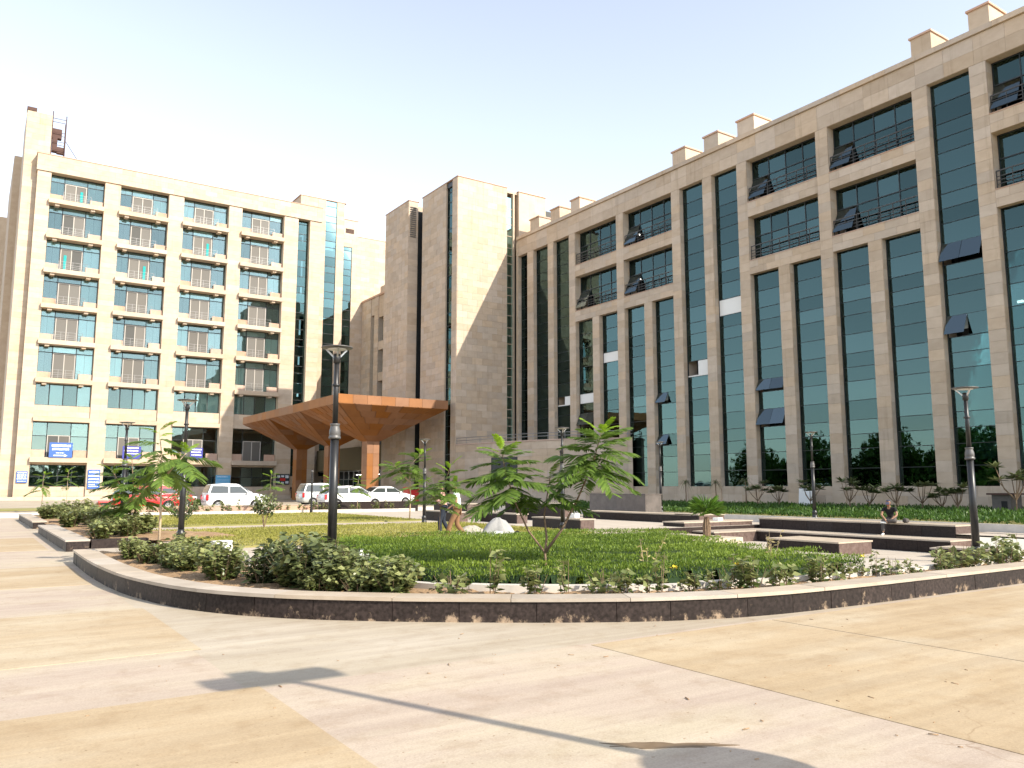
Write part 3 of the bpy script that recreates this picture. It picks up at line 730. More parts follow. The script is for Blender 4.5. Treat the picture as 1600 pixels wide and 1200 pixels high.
# ------------------------------------------------------------------ tower
def tower():
    root = empty('stair_tower', (39, 70, 0), 0, 'tall windowless stone stair tower standing between the two blocks', 'building')
    cl = Clad(root); pn = Panes(root); T = 30.86
    MB().box(36.54, 42.1, 64.04, 64.98, 0, T).build('corner_pier', 'stone', root)
    MB().box(36.54, 42.1, 66.2, 71.15, 0, T).build('wall', 'stone', root)
    MB().box(37.1, 42.1, 64.98, 66.2, 0, T).build('shaft', 'interior_dark', root)
    cl.face((36.54, 64.04, 0), XU, NY, 5.56, T, 1.15, .62)
    cl.face((36.54, 64.98, 0), -YU, NX, .94, T, 1.0, .62)
    cl.face((36.54, 71.15, 0), -YU, NX, 4.95, T, 1.3, .62)
    fr = MB(); z = 1.0; i = 0
    while z < 30.2:
        h = (1.3, 1.3, 1.0)[i % 3]; pn.add((36.72, 65.59, z+h/2), YU, NX, 1.1, h-.05); fr.box(36.67, 36.78, 65.0, 66.18, z-.03, z+.03); z += h; i += 1
    fr.box(36.6, 36.9, 64.985, 66.195, 30.3, T-.1); fr.box(36.66, 36.79, 64.985, 65.03, .5, 30.4); fr.box(36.66, 36.79, 66.15, 66.195, .5, 30.4); fr.build('window_frame', 'dark_frame', root)
    bl = MB()
    for z in np.arange(3, 30, 3.9): bl.box(36.9, 37.09, 65, 66.18, z, z+rng.uniform(.5, 1.3))
    bl.build('landing_edge', 'blind', root)
    for (x0, x1, y0, y1) in ((36.45, 42.15, 63.95, 65.0), (36.45, 42.15, 66.2, 71.25)): MB().box(x0, x1, y0, y1, T+.002, T+.07).build('coping_stone', 'stone_pink', root)
    MB().box(36.45, 42.15, 65.0, 66.2, T+.002, T+.06).build('coping_stone', 'stone_pink', root)
    # deep dark slot and second shaft
    MB().box(36.62, 42, 72.6, 73.4, 0, T-.9).build('slot', 'dark_frame', root)
    MB().box(35.54, 36.6, 72.34, 73.45, 0, T-.1).build('wall', 'stone', root)
    MB().box(35.54, 42, 73.451, 77.8, 0, T-.1).build('wall', 'stone', root)
    cl.face((35.54, 72.34, 0), XU, NY, 1.05, T-.1, 1.0, .62)
    cl.face((35.54, 77.8, 0), -YU, NX, 5.46, T-.1, 1.35, .62)
    MB().box(35.45, 36.7, 72.25, 73.5, T-.0985, T-.031).build('coping_stone', 'stone_pink', root); MB().box(35.45, 42, 73.5, 77.9, T-.098, T-.03).build('coping_stone', 'stone_pink', root)
    for z in np.arange(27.0, 30.2, .22): MB().obox((36.0, 72.26, z), XU*.34, Vector((0, -.05, .06)), Vector((0, .012, .012))).build('louvre_slat', 'steel', root)
    # glazed link to the office block
    z = 1.0; i = 0; fr = MB()
    while z < 30.2:
        h = (1.2, 1.2, .8, .8)[i % 4]; h = min(h, 30.6-z)
        if 25.9 < z < 27.2 and False: pass
        pn.add((42.62, 64.6, z+h/2), XU, NY, .98, h-.05); fr.box(42.12, 43.1, 64.55, 64.66, z-.03, z+.03); z += h; i += 1
    fr.box(43.08, 43.26, 64.4, 64.8, 0, 30.6); fr.box(42.10, 42.14, 64.56, 64.65, 0, 30.6); fr.build('window_frame', 'stone', root)
    bl = MB()
    for z in (26.3, 29.2, 24.9, 20.4, 16): bl.box(42.2, 43.0, 65.1, 65.15, z, z+1.0)
    bl.build('blind', 'blind', root)
    MB().box(42.11, 52, 66.5, 70, 0, 30.5).build('shaft', 'interior_dark', root)
    MB().box(42.1, 44, 64.5, 70, 30.62, 30.9).build('roof', 'stone_pale', root)
    MB().box(43.7, 47, 64.3, 70, 25.0, 30.88).build('fin', 'stone_pale', root)
    MB().box(43.62, 47, 64.22, 70, 30.882, 30.95).build('coping_stone', 'stone_pink', root)
    cl.flush('stone_panel', 'stone'); pn.flush('glass_office')
tower()

# ------------------------------------------------------------------ rear wing behind the tower with the entrance
def rear():
    root = empty('rear_wing', (44, 90, 0), 0, 'rear stone wing half hidden behind the stair tower, entrance at its foot', 'building')
    cl = Clad(root)
    segs = [(78, 94.4), (96.0, 97.3), (98.4, 101.4)]
    for a, b in segs:
        MB().box(43.04, 44.2, a, b, 0, 26.5).build('pier', 'stone', root); cl.face((43.04, b, 8), -YU, NX, b-a, 18.5, 1.4, .62)
    for z0, z1 in ((0, 12.2), (15.2, 16.3), (19.3, 20.4), (23.6, 26.5)):
        MB().box(43.08, 44.2, 94.401, 95.999, z0, z1).build('spandrel', 'stone', root)
    MB().box(43.08, 44.2, 97.301, 98.399, 24.2, 26.5).build('spandrel', 'stone', root)
    pn = Panes(root)
    for z in (12.2, 16.3, 20.4): pn.add((43.7, 95.2, z+1.5), YU, NX, 1.58, 3.0)
    for z in np.arange(8, 24, 2): pn.add((43.5, 97.85, z+1), YU, NX, 1.08, 1.94)
    pn.flush('glass_office')
    MB().box(44.9, 45.2, 94, 99, 0, 26).build('back_wall', 'interior_dark', root)
    MB().box(42.9, 44.3, 78, 101.4, 26.502, 26.75).build('coping_stone', 'stone_pink', root)
    for y in (93.5, 97.0): MB().box(44.3, 46, y, y+1.4, 26.5, 28.4).build('roof_vent', 'stone_pale', root)
    # entrance lobby
    MB().box(37.0, 43.0, 78.0, 100.9, 3.55, 6.2).build('lobby_fascia', 'olive_wall', root)
    MB().box(38.6, 43.0, 77.95, 100.8, 6.21, 8.6).build('lobby_upper', 'stone_pale', root)
    MB().box(38.5, 38.62, 84, 90, 6.3, 8.4).build('lobby_window', 'dark_frame', root)
    MB().box(39.5, 39.8, 78.1, 100.8, .1, 3.55).build('lobby_back', 'interior_dark', root)
    d = MB()
    for y in np.arange(79, 100, 1.5): d.box(37.35, 37.45, y-.05, y+.05, .1, 3.5)
    for z in (2.5, 3.45): d.box(37.34, 37.46, 78.3, 100.7, z-.04, z+.04)
    d.build('door_frame', 'steel', root)
    for i, y in enumerate(np.arange(79, 99.9, 1.5)): MB().box(37.39, 37.41, y+.06, y+1.44, .12, 2.44).build('glass_door', 'glass_office', root)
    for y in (80, 84, 88): MB().box(38.0, 38.2, y, y+2.2, 3.0, 3.06).build('ceiling_light', 'ceiling_glow', root)
    cl.flush('stone_panel', 'stone', keep=120)
rear()

# ------------------------------------------------------------------ left: ward block (facade plane Y = 100)
def ward():
    root = empty('ward_block', (20, 103, .1), 0, 'sunlit stone ward block with six rows of balconies on the left', 'building')
    cl = Clad(root); pn = Panes(root); F = 100.04; GY = 100.85
    bays = [(5.2, 10.6), (12.25, 17.5), (19.2, 24.5), (26.1, 31.45)]
    piers = [(3.85, 5.2), (10.6, 12.25), (17.5, 19.2), (24.5, 26.1), (31.45, 33.3), (34.86, 36.4)]
    for a, b in piers:
        MB().box(a, b, F, 102.5, .1, 36.32).build('pier', 'stone_pale', root); cl.face((a, F, .1), XU, NY, b-a, 36.2, 1.7, .62)
    MB().box(3.75, 36.45, 99.9, 102.4, 36.322, 38.22).build('frieze', 'stone_pale', root)
    cl.face((3.75, 99.9, 36.33), XU, NY, 32.7, 1.88, 1.4, .63)
    MB().box(3.68, 36.5, 99.82, 102.4, 38.222, 38.32).build('coping_stone', 'stone_pink', root)
    St = [33.25, 29.31, 25.40, 21.46, 17.50, 13.30]
    def door(xc, z0, h, wd=1.05):
        f = MB(); y = GY-.06
        for x in (xc-wd, xc, xc+wd): f.box(x-.045, x+.045, y-.05, y+.05, z0, z0+h)
        f.box(xc-wd-.045, xc+wd+.045, y-.05, y+.05, z0+h, z0+h+.09)
        d = f.build('balcony_door', 'door_frame', root)
        for s_ in (-1, 1):
            op = rng.random() < .12
            MB().box(xc+s_*wd/2-wd/2+.05, xc+s_*wd/2+wd/2-.05, y-.01, y+.01, z0+.05, z0+h-.005).build('door_leaf', 'interior_dark' if op else 'door_panel', d)
        if rng.random() < .14:
            s_ = rng.choice((-.6, .55)); c = MB()
            for q in range(4): c.box(xc+s_*wd+q*.07-.12, xc+s_*wd+q*.07-.06, y-.06-.02*(q % 2), y-.03, z0+.1, z0+h*.75)
            c.build('curtain', 'teal_cloth', d)
    def upstand(a, b, z, h, y=100.35):
        MB().box(a, b, y, y+.15, z, z+h).build('balcony_upstand', 'stone_pink', root)
    def blindset(a, b, z0, z1):
        n = 2; wv = (b-a)/n
        for i in range(n):
            MB().box(a+i*wv+.02, a+(i+1)*wv-.02, GY+.22, GY+.24, z0+(0 if rng.random() < .9 else .9), z1-.02).build('blind', 'blind', root)
    def glaze(a, b, z0, z1, xs, zs, frame='dark_frame'):
        f = MB()
        for x in xs: f.box(x-.035, x+.035, GY-.05, GY+.05, z0, z1)
        for z in zs: f.box(a, b, GY-.045, GY+.045, z-.035, z+.035)
        f.build('window_frame', frame, root)
    for bi, (a, b) in enumerate(bays):
        m = (a+b)/2; xc = m-.15
        for ri, s_ in enumerate(St):
            top = 36.3 if ri == 0 else St[ri-1]-.5
            sb = MB().box(a-.12, b+.02, 99.55, 102.3, s_-.5, s_).build('balcony_slab', 'stone_pale', root, bevel=.02)
            for x in (a+.75, b-1.1): MB().box(x-.22, x+.22, 99.75, 100.6, s_-.72, s_-.505).build('bracket', 'stone_pale', sb)
            upstand(a+.02, xc-1.25, s_, .72); upstand(xc+1.45, b-.05, s_, .72)
            rl = MB()
            for z in (.25, .45, .65, .98): rl.bar((xc-1.25, 100.0, s_+z), (xc+1.55, 100.0, s_+z), .022)
            for i in range(5): x = xc-1.25+2.8*i/4; rl.bar((x, 100.0, s_), (x, 100.0, s_+1.0), .025)
            rl.build('railing', 'steel', root)
            ht = top-.75
            glaze(a, b, s_, top, (a+.04, xc-1.15, xc+1.15, b-.04), (ht, top-.04, s_+.04))
            for x0, x1 in ((a+.06, xc-1.19), (xc-1.11, xc+1.11), (xc+1.19, b-.06)):
                pn.add(((x0+x1)/2, GY, (ht+top)/2), XU, NY, x1-x0, top-ht-.1)
            for x0, x1 in ((a+.06, xc-1.19), (xc+1.19, b-.06)): pn.add(((x0+x1)/2, GY, (s_+ht)/2), XU, NY, x1-x0, ht-s_-.1)
            blindset(a, xc-1.2, s_, top); blindset(xc+1.2, b, s_, top); MB().box(xc-1.15, xc+1.15, GY+.22, GY+.24, ht, top).build('blind', 'blind', root)
            door(xc, s_+.02, ht-s_-.16)
        # second floor: plain ribbon
        sb = St[-1]-.5
        glaze(a, b, 10.4, sb, [a+.04+(b-a-.08)*i/4 for i in range(5)], (10.44, sb-.04))
        for i in range(4):
            w_ = (b-a)/4; pn.add((a+w_*(i+.5), GY, (10.4+sb)/2), XU, NY, w_-.1, sb-10.5)
        blindset(a, b, 10.4, sb)
        MB().box(a+.001, b-.001, 100.25, 102.3, 9.1, 10.39).build('spandrel', 'stone_pale', root); cl.face((a, 100.25, 9.15), XU, NY, b-a, 1.22, 1.35, .61)
        MB().box(a-.05, b+.02, 99.7, 102.3, 8.62, 9.09).build('balcony_slab', 'stone_pale', root, bevel=.02)
        # first floor with door
        glaze(a, b, 4.8, 8.6, (a+.04, xc-1.15, xc+1.15, b-.04), (7.1, 8.55))
        for x0, x1, z0, z1 in ((a+.06, xc-1.19, 4.8, 7.06), (xc+1.19, b-.06, 4.8, 7.06), (a+.06, xc-1.19, 7.14, 8.5), (xc-1.1, xc+1.1, 7.14, 8.5), (xc+1.19, b-.06, 7.14, 8.5)):
            pn.add(((x0+x1)/2, GY, (z0+z1)/2), XU, NY, x1-x0, z1-z0)
        door(xc, 4.8, 2.3)
        upstand(a+.02, xc-1.25, 4.77, .8); upstand(xc+1.45, b-.05, 4.77, .8)
        MB().box(a-.1, b+.02, 99.55, 102.3, 4.22, 4.76).build('balcony_slab', 'stone_pale', root, bevel=.02)
        # ground floor
        glaze(a, b, 1.65, 4.0, [a+.04+(b-a-.08)*i/4 for i in range(5)], (1.69, 2.75, 3.96), 'dark_frame')
        for i in range(4):
            w_ = (b-a)/4
            pn.add((a+w_*(i+.5), GY, 2.2), XU, NY, w_-.1, 1.0); pn.add((a+w_*(i+.5), GY, 3.35), XU, NY, w_-.1, 1.1)
        MB().box(a+.001, b-.001, 100.35, 102.3, .1, 1.64).build('sill_wall', 'stone_pale', root); cl.face((a, 100.35, .1), XU, NY, b-a, 1.5, 1.35, .5)
        MB().box(a+.001, b-.001, 100.4, 102.3, 4.0, 4.215).build('lintel', 'stone_pale', root)
    pn2 = Panes(root)
    # glass strip at the right end
    a, b = 33.3, 34.86; z = 3.0; i = 0; f = MB()
    while z < 36.1:
        h = min((1.3, 1.3, .9)[i % 3], 36.3-z); pn2.add(((a+b)/2, 100.7, z+h/2), XU, NY, b-a-.06, h-.06); f.box(a, b, 100.65, 100.75, z-.03, z+.03)
        if rng.random() < .6: MB().box(a+.05, b-.05, 100.95, 100.98, z, z+h-.05).build('blind', 'blind', root)
        z += h; i += 1
    f.box(a, a+.04, 100.66, 100.74, 2.95, 36.3); f.box(b-.04, b, 100.66, 100.74, 2.95, 36.3)
    f.build('window_frame', 'dark_frame', root)
    MB().box(a, b, 100.3, 102, .1, 2.95).build('sill_wall', 'stone_pale', root)
    # inside
    it = MB()
    for s_ in St+[9.0, 4.7]: it.box(4, 36, 102.31, 107, s_-.45, s_-.05)
    it.box(4, 36, 106.5, 107, .1, 36); it.build('interior', 'interior', root)
    MB().box(3.9, 36, 102.41, 116, 36.4, 37.6).build('roof', 'stone_pale', root)
    MB().box(3.86, 4.2, 102.51, 116, .1, 36.39).build('side_wall', 'stone_pale', root)
    # set back right part with tall glass strips
    B = 101.5
    walls = [(36.41, 37.5, .1, 40.1), (39.06, 40.14, .1, 40.1), (41.35, 48, .1, 35.75), (37.5, 39.06, .1, 3), (40.14, 41.35, .1, 3), (40.14, 41.35, 34.1, 35.75), (34.0, 36.4, 38.35, 40.1)]
    for x0, x1, z0, z1 in walls:
        MB().box(x0, x1, B, B+1, z0, z1).build('wall', 'stone_pale', root); cl.face((x0, B, z0), XU, NY, x1-x0, z1-z0, 1.4, .62)
    MB().box(40.15, 42.2, B+.05, B+2, 35.78, 37.95).build('plant_room', 'stone_pale', root)
    for z in np.arange(36.1, 36.75, .13): MB().box(40.4, 41.6, B+.0, B+.05, z, z+.08).build('louvre_slat', 'rust', root)
    MB().box(34, 40.35, B+1.01, 109, 38.3, 40.09).build('lift_house', 'stone_pale', root)
    MB().box(33.9, 40.4, B-.08, 109, 40.102, 40.2).build('coping_stone', 'stone_pink', root)
    MB().box(42.2, 48, B-.08, 103, 35.752, 35.86).build('coping_stone', 'stone_pink', root)
    MB().box(40.1, 42.25, B-.02, 103.5, 37.952, 38.03).build('coping_stone', 'stone_pink', root)
    MB().tube([(38.4, 103, 40.2), (38.4, 103, 42.2)], .03, 6).build('aerial', 'steel', root)
    for (a, b, t) in ((37.5, 39.06, 40.05), (40.14, 41.35, 34.08)):
        z = 3.0; i = 0; f = MB()
        while z < t-.2:
            h = min((1.3, 1.3, .9)[i % 3], t-z); pn2.add(((a+b)/2, B+.1, z+h/2), XU, NY, b-a-.05, h-.06); f.box(a, b, B+.04, B+.14, z-.03, z+.03)
            if rng.random() < .7: MB().box(a+.05, b-.05, B+.3, B+.33, z, z+h-.05).build('blind', 'blind', root)
            z += h; i += 1
        f.box(a, a+.04, B+.05, B+.13, 2.95, t); f.box(b-.04, b, B+.05, B+.13, 2.95, t)
        f.build('window_frame', 'dark_frame', root)
    MB().box(36.5, 48, 104, 104.3, .1, 34).build('back_wall', 'interior', root)
    # stair core at the left end, slightly set back
    MB().box(2.5, 3.84, 101.1, 116, .1, 37).build('stair_core', 'stone_pale', root)
    MB().box(2.5, 4.95, 101.09, 108, 37.001, 43.35).build('stair_core', 'stone_pale', root)
    cl.face((2.5, 101.1, .1), XU, NY, 1.34, 36.9, 1.34, .62); cl.face((2.5, 101.09, 37), XU, NY, 2.45, 6.3, 1.2, .62)
    MB().box(2.45, 3.4, 101.0, 102, 43.36, 43.75).build('roof_box', 'rust', root)
    MB().box(1.75, 2.9, 110, 128, .1, 41.0).build('rear_block', 'stone_pale', root)
    MB().box(-.6, 2.3, 130, 150, .1, 39).build('rear_block', 'stone_pale', root)
    # pale plinth and step
    MB().box(-3, 36.4, 98.8, 100.0, 0, .55).build('plinth', 'stone_pale', root)
    cl.flush('stone_panel', 'stone_pale'); pn.flush('glass_ward', keep=220); pn2.flush('glass_office', keep=80)
ward()

# hoist frame on the ward roof
def hoist():
    root = empty('roof_hoist', (5.6, 101.6, 38.3), 0, 'rusty scaffold hoist frame on the roof at the left end', 'scaffold')
    m = MB()
    for x, y, t in ((5.0, 101.2, 43.9), (6.35, 101.2, 43.6), (5.0, 102.2, 43.0), (6.35, 102.2, 43.0)): m.tube([(x, y, 38.3), (x, y, t)], .05, 6)
    for z in (38.6, 39.5, 40.4, 41.5, 43.1): m.bar((5.0, 101.2, z), (6.35, 101.2, z), .05); m.bar((5.0, 102.2, z), (6.35, 102.2, z), .05); m.bar((5.0, 101.2, z), (5.0, 102.2, z), .05)
    m.build('frame', 'rust', root)
    MB().box(5.05, 6.0, 101.4, 102.1, 40.9, 42.0).box(5.1, 5.6, 101.4, 102.0, 39.3, 40.9).box(5.6, 6.3, 101.4, 102, 39.2, 39.9).build('winch', 'rust', root)
    MB().tube([(6.4, 101.2, 40.6), (7.9, 101.0, 38.3)], .035, 6).build('stay', 'rust', root)
hoist()

# ------------------------------------------------------------------ entrance canopy: three inverted pyramids on columns
def canopy():
    root = empty('entrance_canopy', (30.4, 78, .1), 0, 'copper coloured entrance canopy of inverted pyramids on square columns', 'canopy')
    X0, X1 = 25.2, 35.7; ys = [64.0, 73.5, 83.0, 92.5]; ZB, ZT, ZC = 8.62, 9.38, 5.75; hw = .6; cx = 30.3
    MB().box(X0+.05, X1-.05, ys[0]+.05, ys[-1]-.05, ZB+.03, ZT-.03).build('deck', 'copper', root)
    def fascia(p, u, n, L, cnt):
        for i in range(cnt):
            a = L*i/cnt+.01; b = L*(i+1)/cnt-.01; c = Vector(p)+u*((a+b)/2)+Vector((0, 0, (ZB+ZT)/2))
            MB().obox(c+n*.015, u*((b-a)/2), n*.03, Vector((0, 0, (ZT-ZB)/2))).build('fascia_panel', 'copper', root)
    fascia((X0, ys[0]+.03, 0), XU, NY, X1-X0, 8); fascia((X0+.03, ys[0]+.03, 0), YU, NX, ys[-1]-ys[0]-.03, 20); fascia((X0, ys[-1]-.03, 0), XU, YU, X1-X0, 8)
    fascia((X1-.03, ys[0]+.03, 0), YU, XU, ys[-1]-ys[0]-.03, 20)
    for k in range(3):
        ya, yb = ys[k], ys[k+1]; yc = (ya+yb)/2
        o = [(X0, ya), (X1, ya), (X1, yb), (X0, yb)]; i_ = [(cx-hw, yc-hw), (cx+hw, yc-hw), (cx+hw, yc+hw), (cx-hw, yc+hw)]
        MB().add([(x, y, ZB+.02) for x, y in o]+[(x, y, ZC+.02) for x, y in i_], [(0,4,5,1),(1,5,6,2),(2,6,7,3),(3,7,4,0)]).build('soffit_backing', 'copper', root)
        for e in range(4):
            A, B_ = Vector((*o[e], ZB)), Vector((*o[(e+1) % 4], ZB)); C_, D_ = Vector((*i_[e], ZC)), Vector((*i_[(e+1) % 4], ZC))
            nr = 6
            for r_ in range(nr):
                t0, t1 = r_/nr, (r_+1)/nr; a0, b0 = A.lerp(C_, t0), B_.lerp(D_, t0); a1, b1 = A.lerp(C_, t1), B_.lerp(D_, t1)
                nc = max(1, round(7*(1-t0)))
                for c_ in range(nc):
                    u0, u1 = c_/nc+.006, (c_+1)/nc-.006
                    q = [a0.lerp(b0, u0), a0.lerp(b0, u1), a1.lerp(b1, u1), a1.lerp(b1, u0)]
                    ce = sum(q, Vector())/4; q = [ce+(x-ce)*.992 for x in q]
                    dn = Vector((0, 0, -.035))
                    if k == 0 or e in (0, 3):
                        MB().add([*q, *[x+dn for x in q]], [(4,5,6,7),(0,4,5,1),(1,5,6,2),(2,6,7,3),(3,7,4,0)][::1]).build('soffit_panel', 'copper', root)
        MB().box(cx-hw+.04, cx+hw-.04, yc-hw+.04, yc+hw-.04, .1, ZC+.4).build('column', 'copper', root)
        n = 5; h = (ZC-.1)/n
        for i in range(n):
            z0, z1 = .1+i*h+.008, .1+(i+1)*h-.008
            for s_ in (0, 1):
                MB().box(cx-hw+s_*hw+.008, cx+s_*hw-.008, yc-hw, yc-hw+.039, z0, z1).build('column_panel', 'copper', root)
            MB().box(cx-hw, cx-hw+.039, yc-hw+.045, yc+hw, z0, z1).build('column_panel', 'copper', root)
canopy()
# ------------------------------------------------------------------ vegetation
def fold_leaf(V, F, base, d, n, L, W):
    """one folded leaf: 4 triangles"""
    s = np.cross(d, n); s /= np.linalg.norm(s)+1e-9; i = len(V)
    m = base+d*L*.42-n*W*.12
    V += [base, m+s*W*.5+n*W*.18, base+d*L-n*L*.08, m-s*W*.5+n*W*.18, m]
    F += [(i, i+4, i+1), (i+1, i+4, i+2), (i, i+3, i+4), (i+3, i+2, i+4)]
def rnd_dirs(n, up=.0):
    v = nrg.normal(size=(n, 3)); v[:, 2] = np.abs(v[:, 2])*.6+up; return v/np.linalg.norm(v, axis=1)[:, None]
def shrub_mesh(name, n, rad, h, leaf, lobes=6, seed=0, top=.15):
    """leafy stems: leaves carried along several upright shoots, gaps between"""
    V = []; F = []; rn = []
    r_ = np.random.default_rng(seed)
    for k in range(lobes):
        a = r_.uniform(0, 6.28); q = rad*math.sqrt(r_.uniform(0.02, 1)); hk = h*(1-.35*(q/rad)**2)*r_.uniform(.72, 1.12)
        tip = np.array([math.cos(a)*q, math.sin(a)*q, hk]); base = np.array([math.cos(a)*q*.3, math.sin(a)*q*.3, 0])
        m = max(6, n//lobes)
        for j in range(m):
            t = r_.uniform(.08, 1)**.85; p = base*(1-t)+tip*t; p = p+r_.normal(size=3)*rad*.10*(1.1-t*.5)
            if p[2] < .015: p[2] = .015+r_.uniform(0, .04)
            d = r_.normal(size=3); d[2] = r_.uniform(-.5, .45); d /= np.linalg.norm(d)
            nn = np.array([d[0]*-.35, d[1]*-.35, 1.0])+r_.normal(size=3)*.35; nn -= d*nn.dot(d); nn /= np.linalg.norm(nn)
            L = leaf*r_.uniform(.6, 1.25); i0 = len(F); fold_leaf(V, F, p, d, nn, L, L*.78)
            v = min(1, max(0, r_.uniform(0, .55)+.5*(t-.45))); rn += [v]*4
    return npmesh(name, np.array(V), np.array(F), rn)
def stem_mesh(rad, h, lobes, seed):
    r_ = np.random.default_rng(seed); mb = MB()
    for k in range(lobes):
        a = r_.uniform(0, 6.28); q = rad*math.sqrt(r_.uniform(0.02, 1)); hk = h*(1-.35*(q/rad)**2)*r_.uniform(.72, 1.12)
        mb.tube([(math.cos(a)*q*.3, math.sin(a)*q*.3, -.05), (math.cos(a)*q*.7, math.sin(a)*q*.7, hk*.55), (math.cos(a)*q, math.sin(a)*q, hk*.95)], [.006, .004, .002], 5)
    me = bpy.data.meshes.new('stem'); me.from_pydata(mb.v, [], mb.f); me.materials.append(M['trunk']); return me
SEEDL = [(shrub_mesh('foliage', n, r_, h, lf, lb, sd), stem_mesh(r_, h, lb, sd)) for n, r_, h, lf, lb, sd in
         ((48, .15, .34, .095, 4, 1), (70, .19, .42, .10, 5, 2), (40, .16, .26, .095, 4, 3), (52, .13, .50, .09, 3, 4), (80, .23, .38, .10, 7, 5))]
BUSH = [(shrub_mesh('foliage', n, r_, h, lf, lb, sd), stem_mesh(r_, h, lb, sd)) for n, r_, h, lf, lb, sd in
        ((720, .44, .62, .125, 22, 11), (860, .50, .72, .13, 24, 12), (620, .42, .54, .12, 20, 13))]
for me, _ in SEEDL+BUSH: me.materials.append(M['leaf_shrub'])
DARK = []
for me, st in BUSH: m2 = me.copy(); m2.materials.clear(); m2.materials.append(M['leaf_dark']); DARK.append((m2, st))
def plant(name, pair, loc, rz, sc, label, cat, group=None):
    e = empty(name, loc, rz, label, cat, group); e.scale = (sc, sc, sc)
    link('foliage', pair[0], None, e); link('stem', pair[1], None, e)
    return e
def on_curve(t, off):
    f = t*(len(CURVE)-1); i = int(f); p = CURVE[i]+CL[i]*off; return p
# arc length table
ARC = [0]
for i in range(1, len(CURVE)): ARC.append(ARC[-1]+(CURVE[i]-CURVE[i-1]).length)
def at_s(s, off):
    i = max(0, min(len(ARC)-1, int(np.searchsorted(ARC, s)))); p = CURVE[i]+CL[i]*off; return p
s0 = next(ARC[i] for i in range(len(CURVE)) if CURVE[i].x > 4.7)
# seedlings in the soil strip along the front
ORD = 'first second third fourth fifth sixth seventh eighth ninth tenth eleventh twelfth thirteenth fourteenth fifteenth sixteenth seventeenth eighteenth nineteenth twentieth'.split()+['twenty-'+w for w in 'first second third fourth fifth sixth seventh eighth ninth'.split()]
def view_x(o): v = Vector(o.location)-CAM; return v.dot(RGT)/max(.1, v.dot(FWD))
def rank_labels(L, marks, what):
    """labels by order in view from the nearest landmark: marks = [(view x, words)]"""
    for (mx, words) in marks:
        for side, sg in (('left', -1), ('right', 1)):
            q = sorted([o for o in L if min(marks, key=lambda m: abs(m[0]-view_x(o)))[0] == mx and (view_x(o)-mx)*sg > 0], key=lambda o: abs(view_x(o)-mx))
            for i, o in enumerate(q): o['label'] = '%s %s to the %s of %s' % (ORD[min(i, 28)], what, side, words)
SEEDS = []; CURV = []; FARB = []; DKC = []; STRIP = []
s = s0; k = 0
while s < ARC[-1]-3.5:
    q_ = at_s(s, .6)
    if view_x(type('o', (), {'location': (q_.x, q_.y, 0)})) > .68: break
    for rep in range(1 if rng.random() < .62 else 2):
        p = at_s(s+rng.uniform(-.12, .12), rng.uniform(.52, .92)); pr_ = rng.choice(SEEDL)
        SEEDS.append(plant('seedling_shrub', pr_, (p.x, p.y, .2), rng.uniform(0, 6.28), rng.uniform(.85, 1.35), None, 'shrub', 'seedlings in the front soil strip'))
    s += rng.uniform(.32, .62); k += 1
# dense shrubs on the left curve
for i in range(24):
    s = rng.uniform(ARC[0]+.5, s0-.6); p = at_s(s, rng.uniform(.65, 1.0+1.2*(1-s/s0)))
    if (p-Vector((4.9, 12.5, 0))).length < .4: continue
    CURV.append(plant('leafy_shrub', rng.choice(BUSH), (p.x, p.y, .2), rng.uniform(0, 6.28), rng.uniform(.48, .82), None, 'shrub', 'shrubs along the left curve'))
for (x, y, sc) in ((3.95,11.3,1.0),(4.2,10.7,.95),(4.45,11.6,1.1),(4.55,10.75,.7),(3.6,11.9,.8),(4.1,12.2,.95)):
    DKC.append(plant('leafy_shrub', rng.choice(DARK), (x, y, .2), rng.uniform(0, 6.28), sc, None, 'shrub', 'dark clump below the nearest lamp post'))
for i in range(30):
    p = (rng.uniform(2.9, 4.6), rng.uniform(23.8, 46)); FARB.append(plant('leafy_shrub', rng.choice(BUSH), (*p, .2), rng.uniform(0, 6.28), rng.uniform(.8, 1.25), 'green shrub in the far left bed behind the straight planter walls', 'shrub', 'shrubs of the far left bed'))
for i in range(30):
    x = 5.3+i*.62+rng.uniform(-.2, .2); STRIP.append(plant('strip_shrub', rng.choice(SEEDL), (x, rng.uniform(48, 49.2), .16), rng.uniform(0, 6.28), rng.uniform(1.0, 1.7), None, 'shrub', 'shrubs in front of the boundary wall'))
px2v = lambda x: (x-800)/1262*1.0081
rank_labels(SEEDS, [(px2v(640), 'the pale stone offcut on the kerb'), (px2v(854), 'the forked sapling trunk'), (px2v(1190), 'the free standing seat block left edge'), (px2v(1525), 'the right edge lamp post')], 'front strip seedling')
rank_labels(FARB, [(px2v(190), 'the farthest left lamp post')], 'far left bed shrub')
rank_labels(CURV, [(px2v(245), 'the pale stemmed sapling'), (px2v(522), 'the nearest lamp post')], 'left curve shrub')
rank_labels(DKC, [(px2v(522), 'the nearest lamp post')], 'dark clump shrub')
rank_labels(STRIP, [(px2v(281), 'the second lamp post'), (px2v(400), 'the lawn bush'), (px2v(522), 'the nearest lamp post'), (px2v(664), 'the slim far lamp post')], 'boundary wall strip shrub')

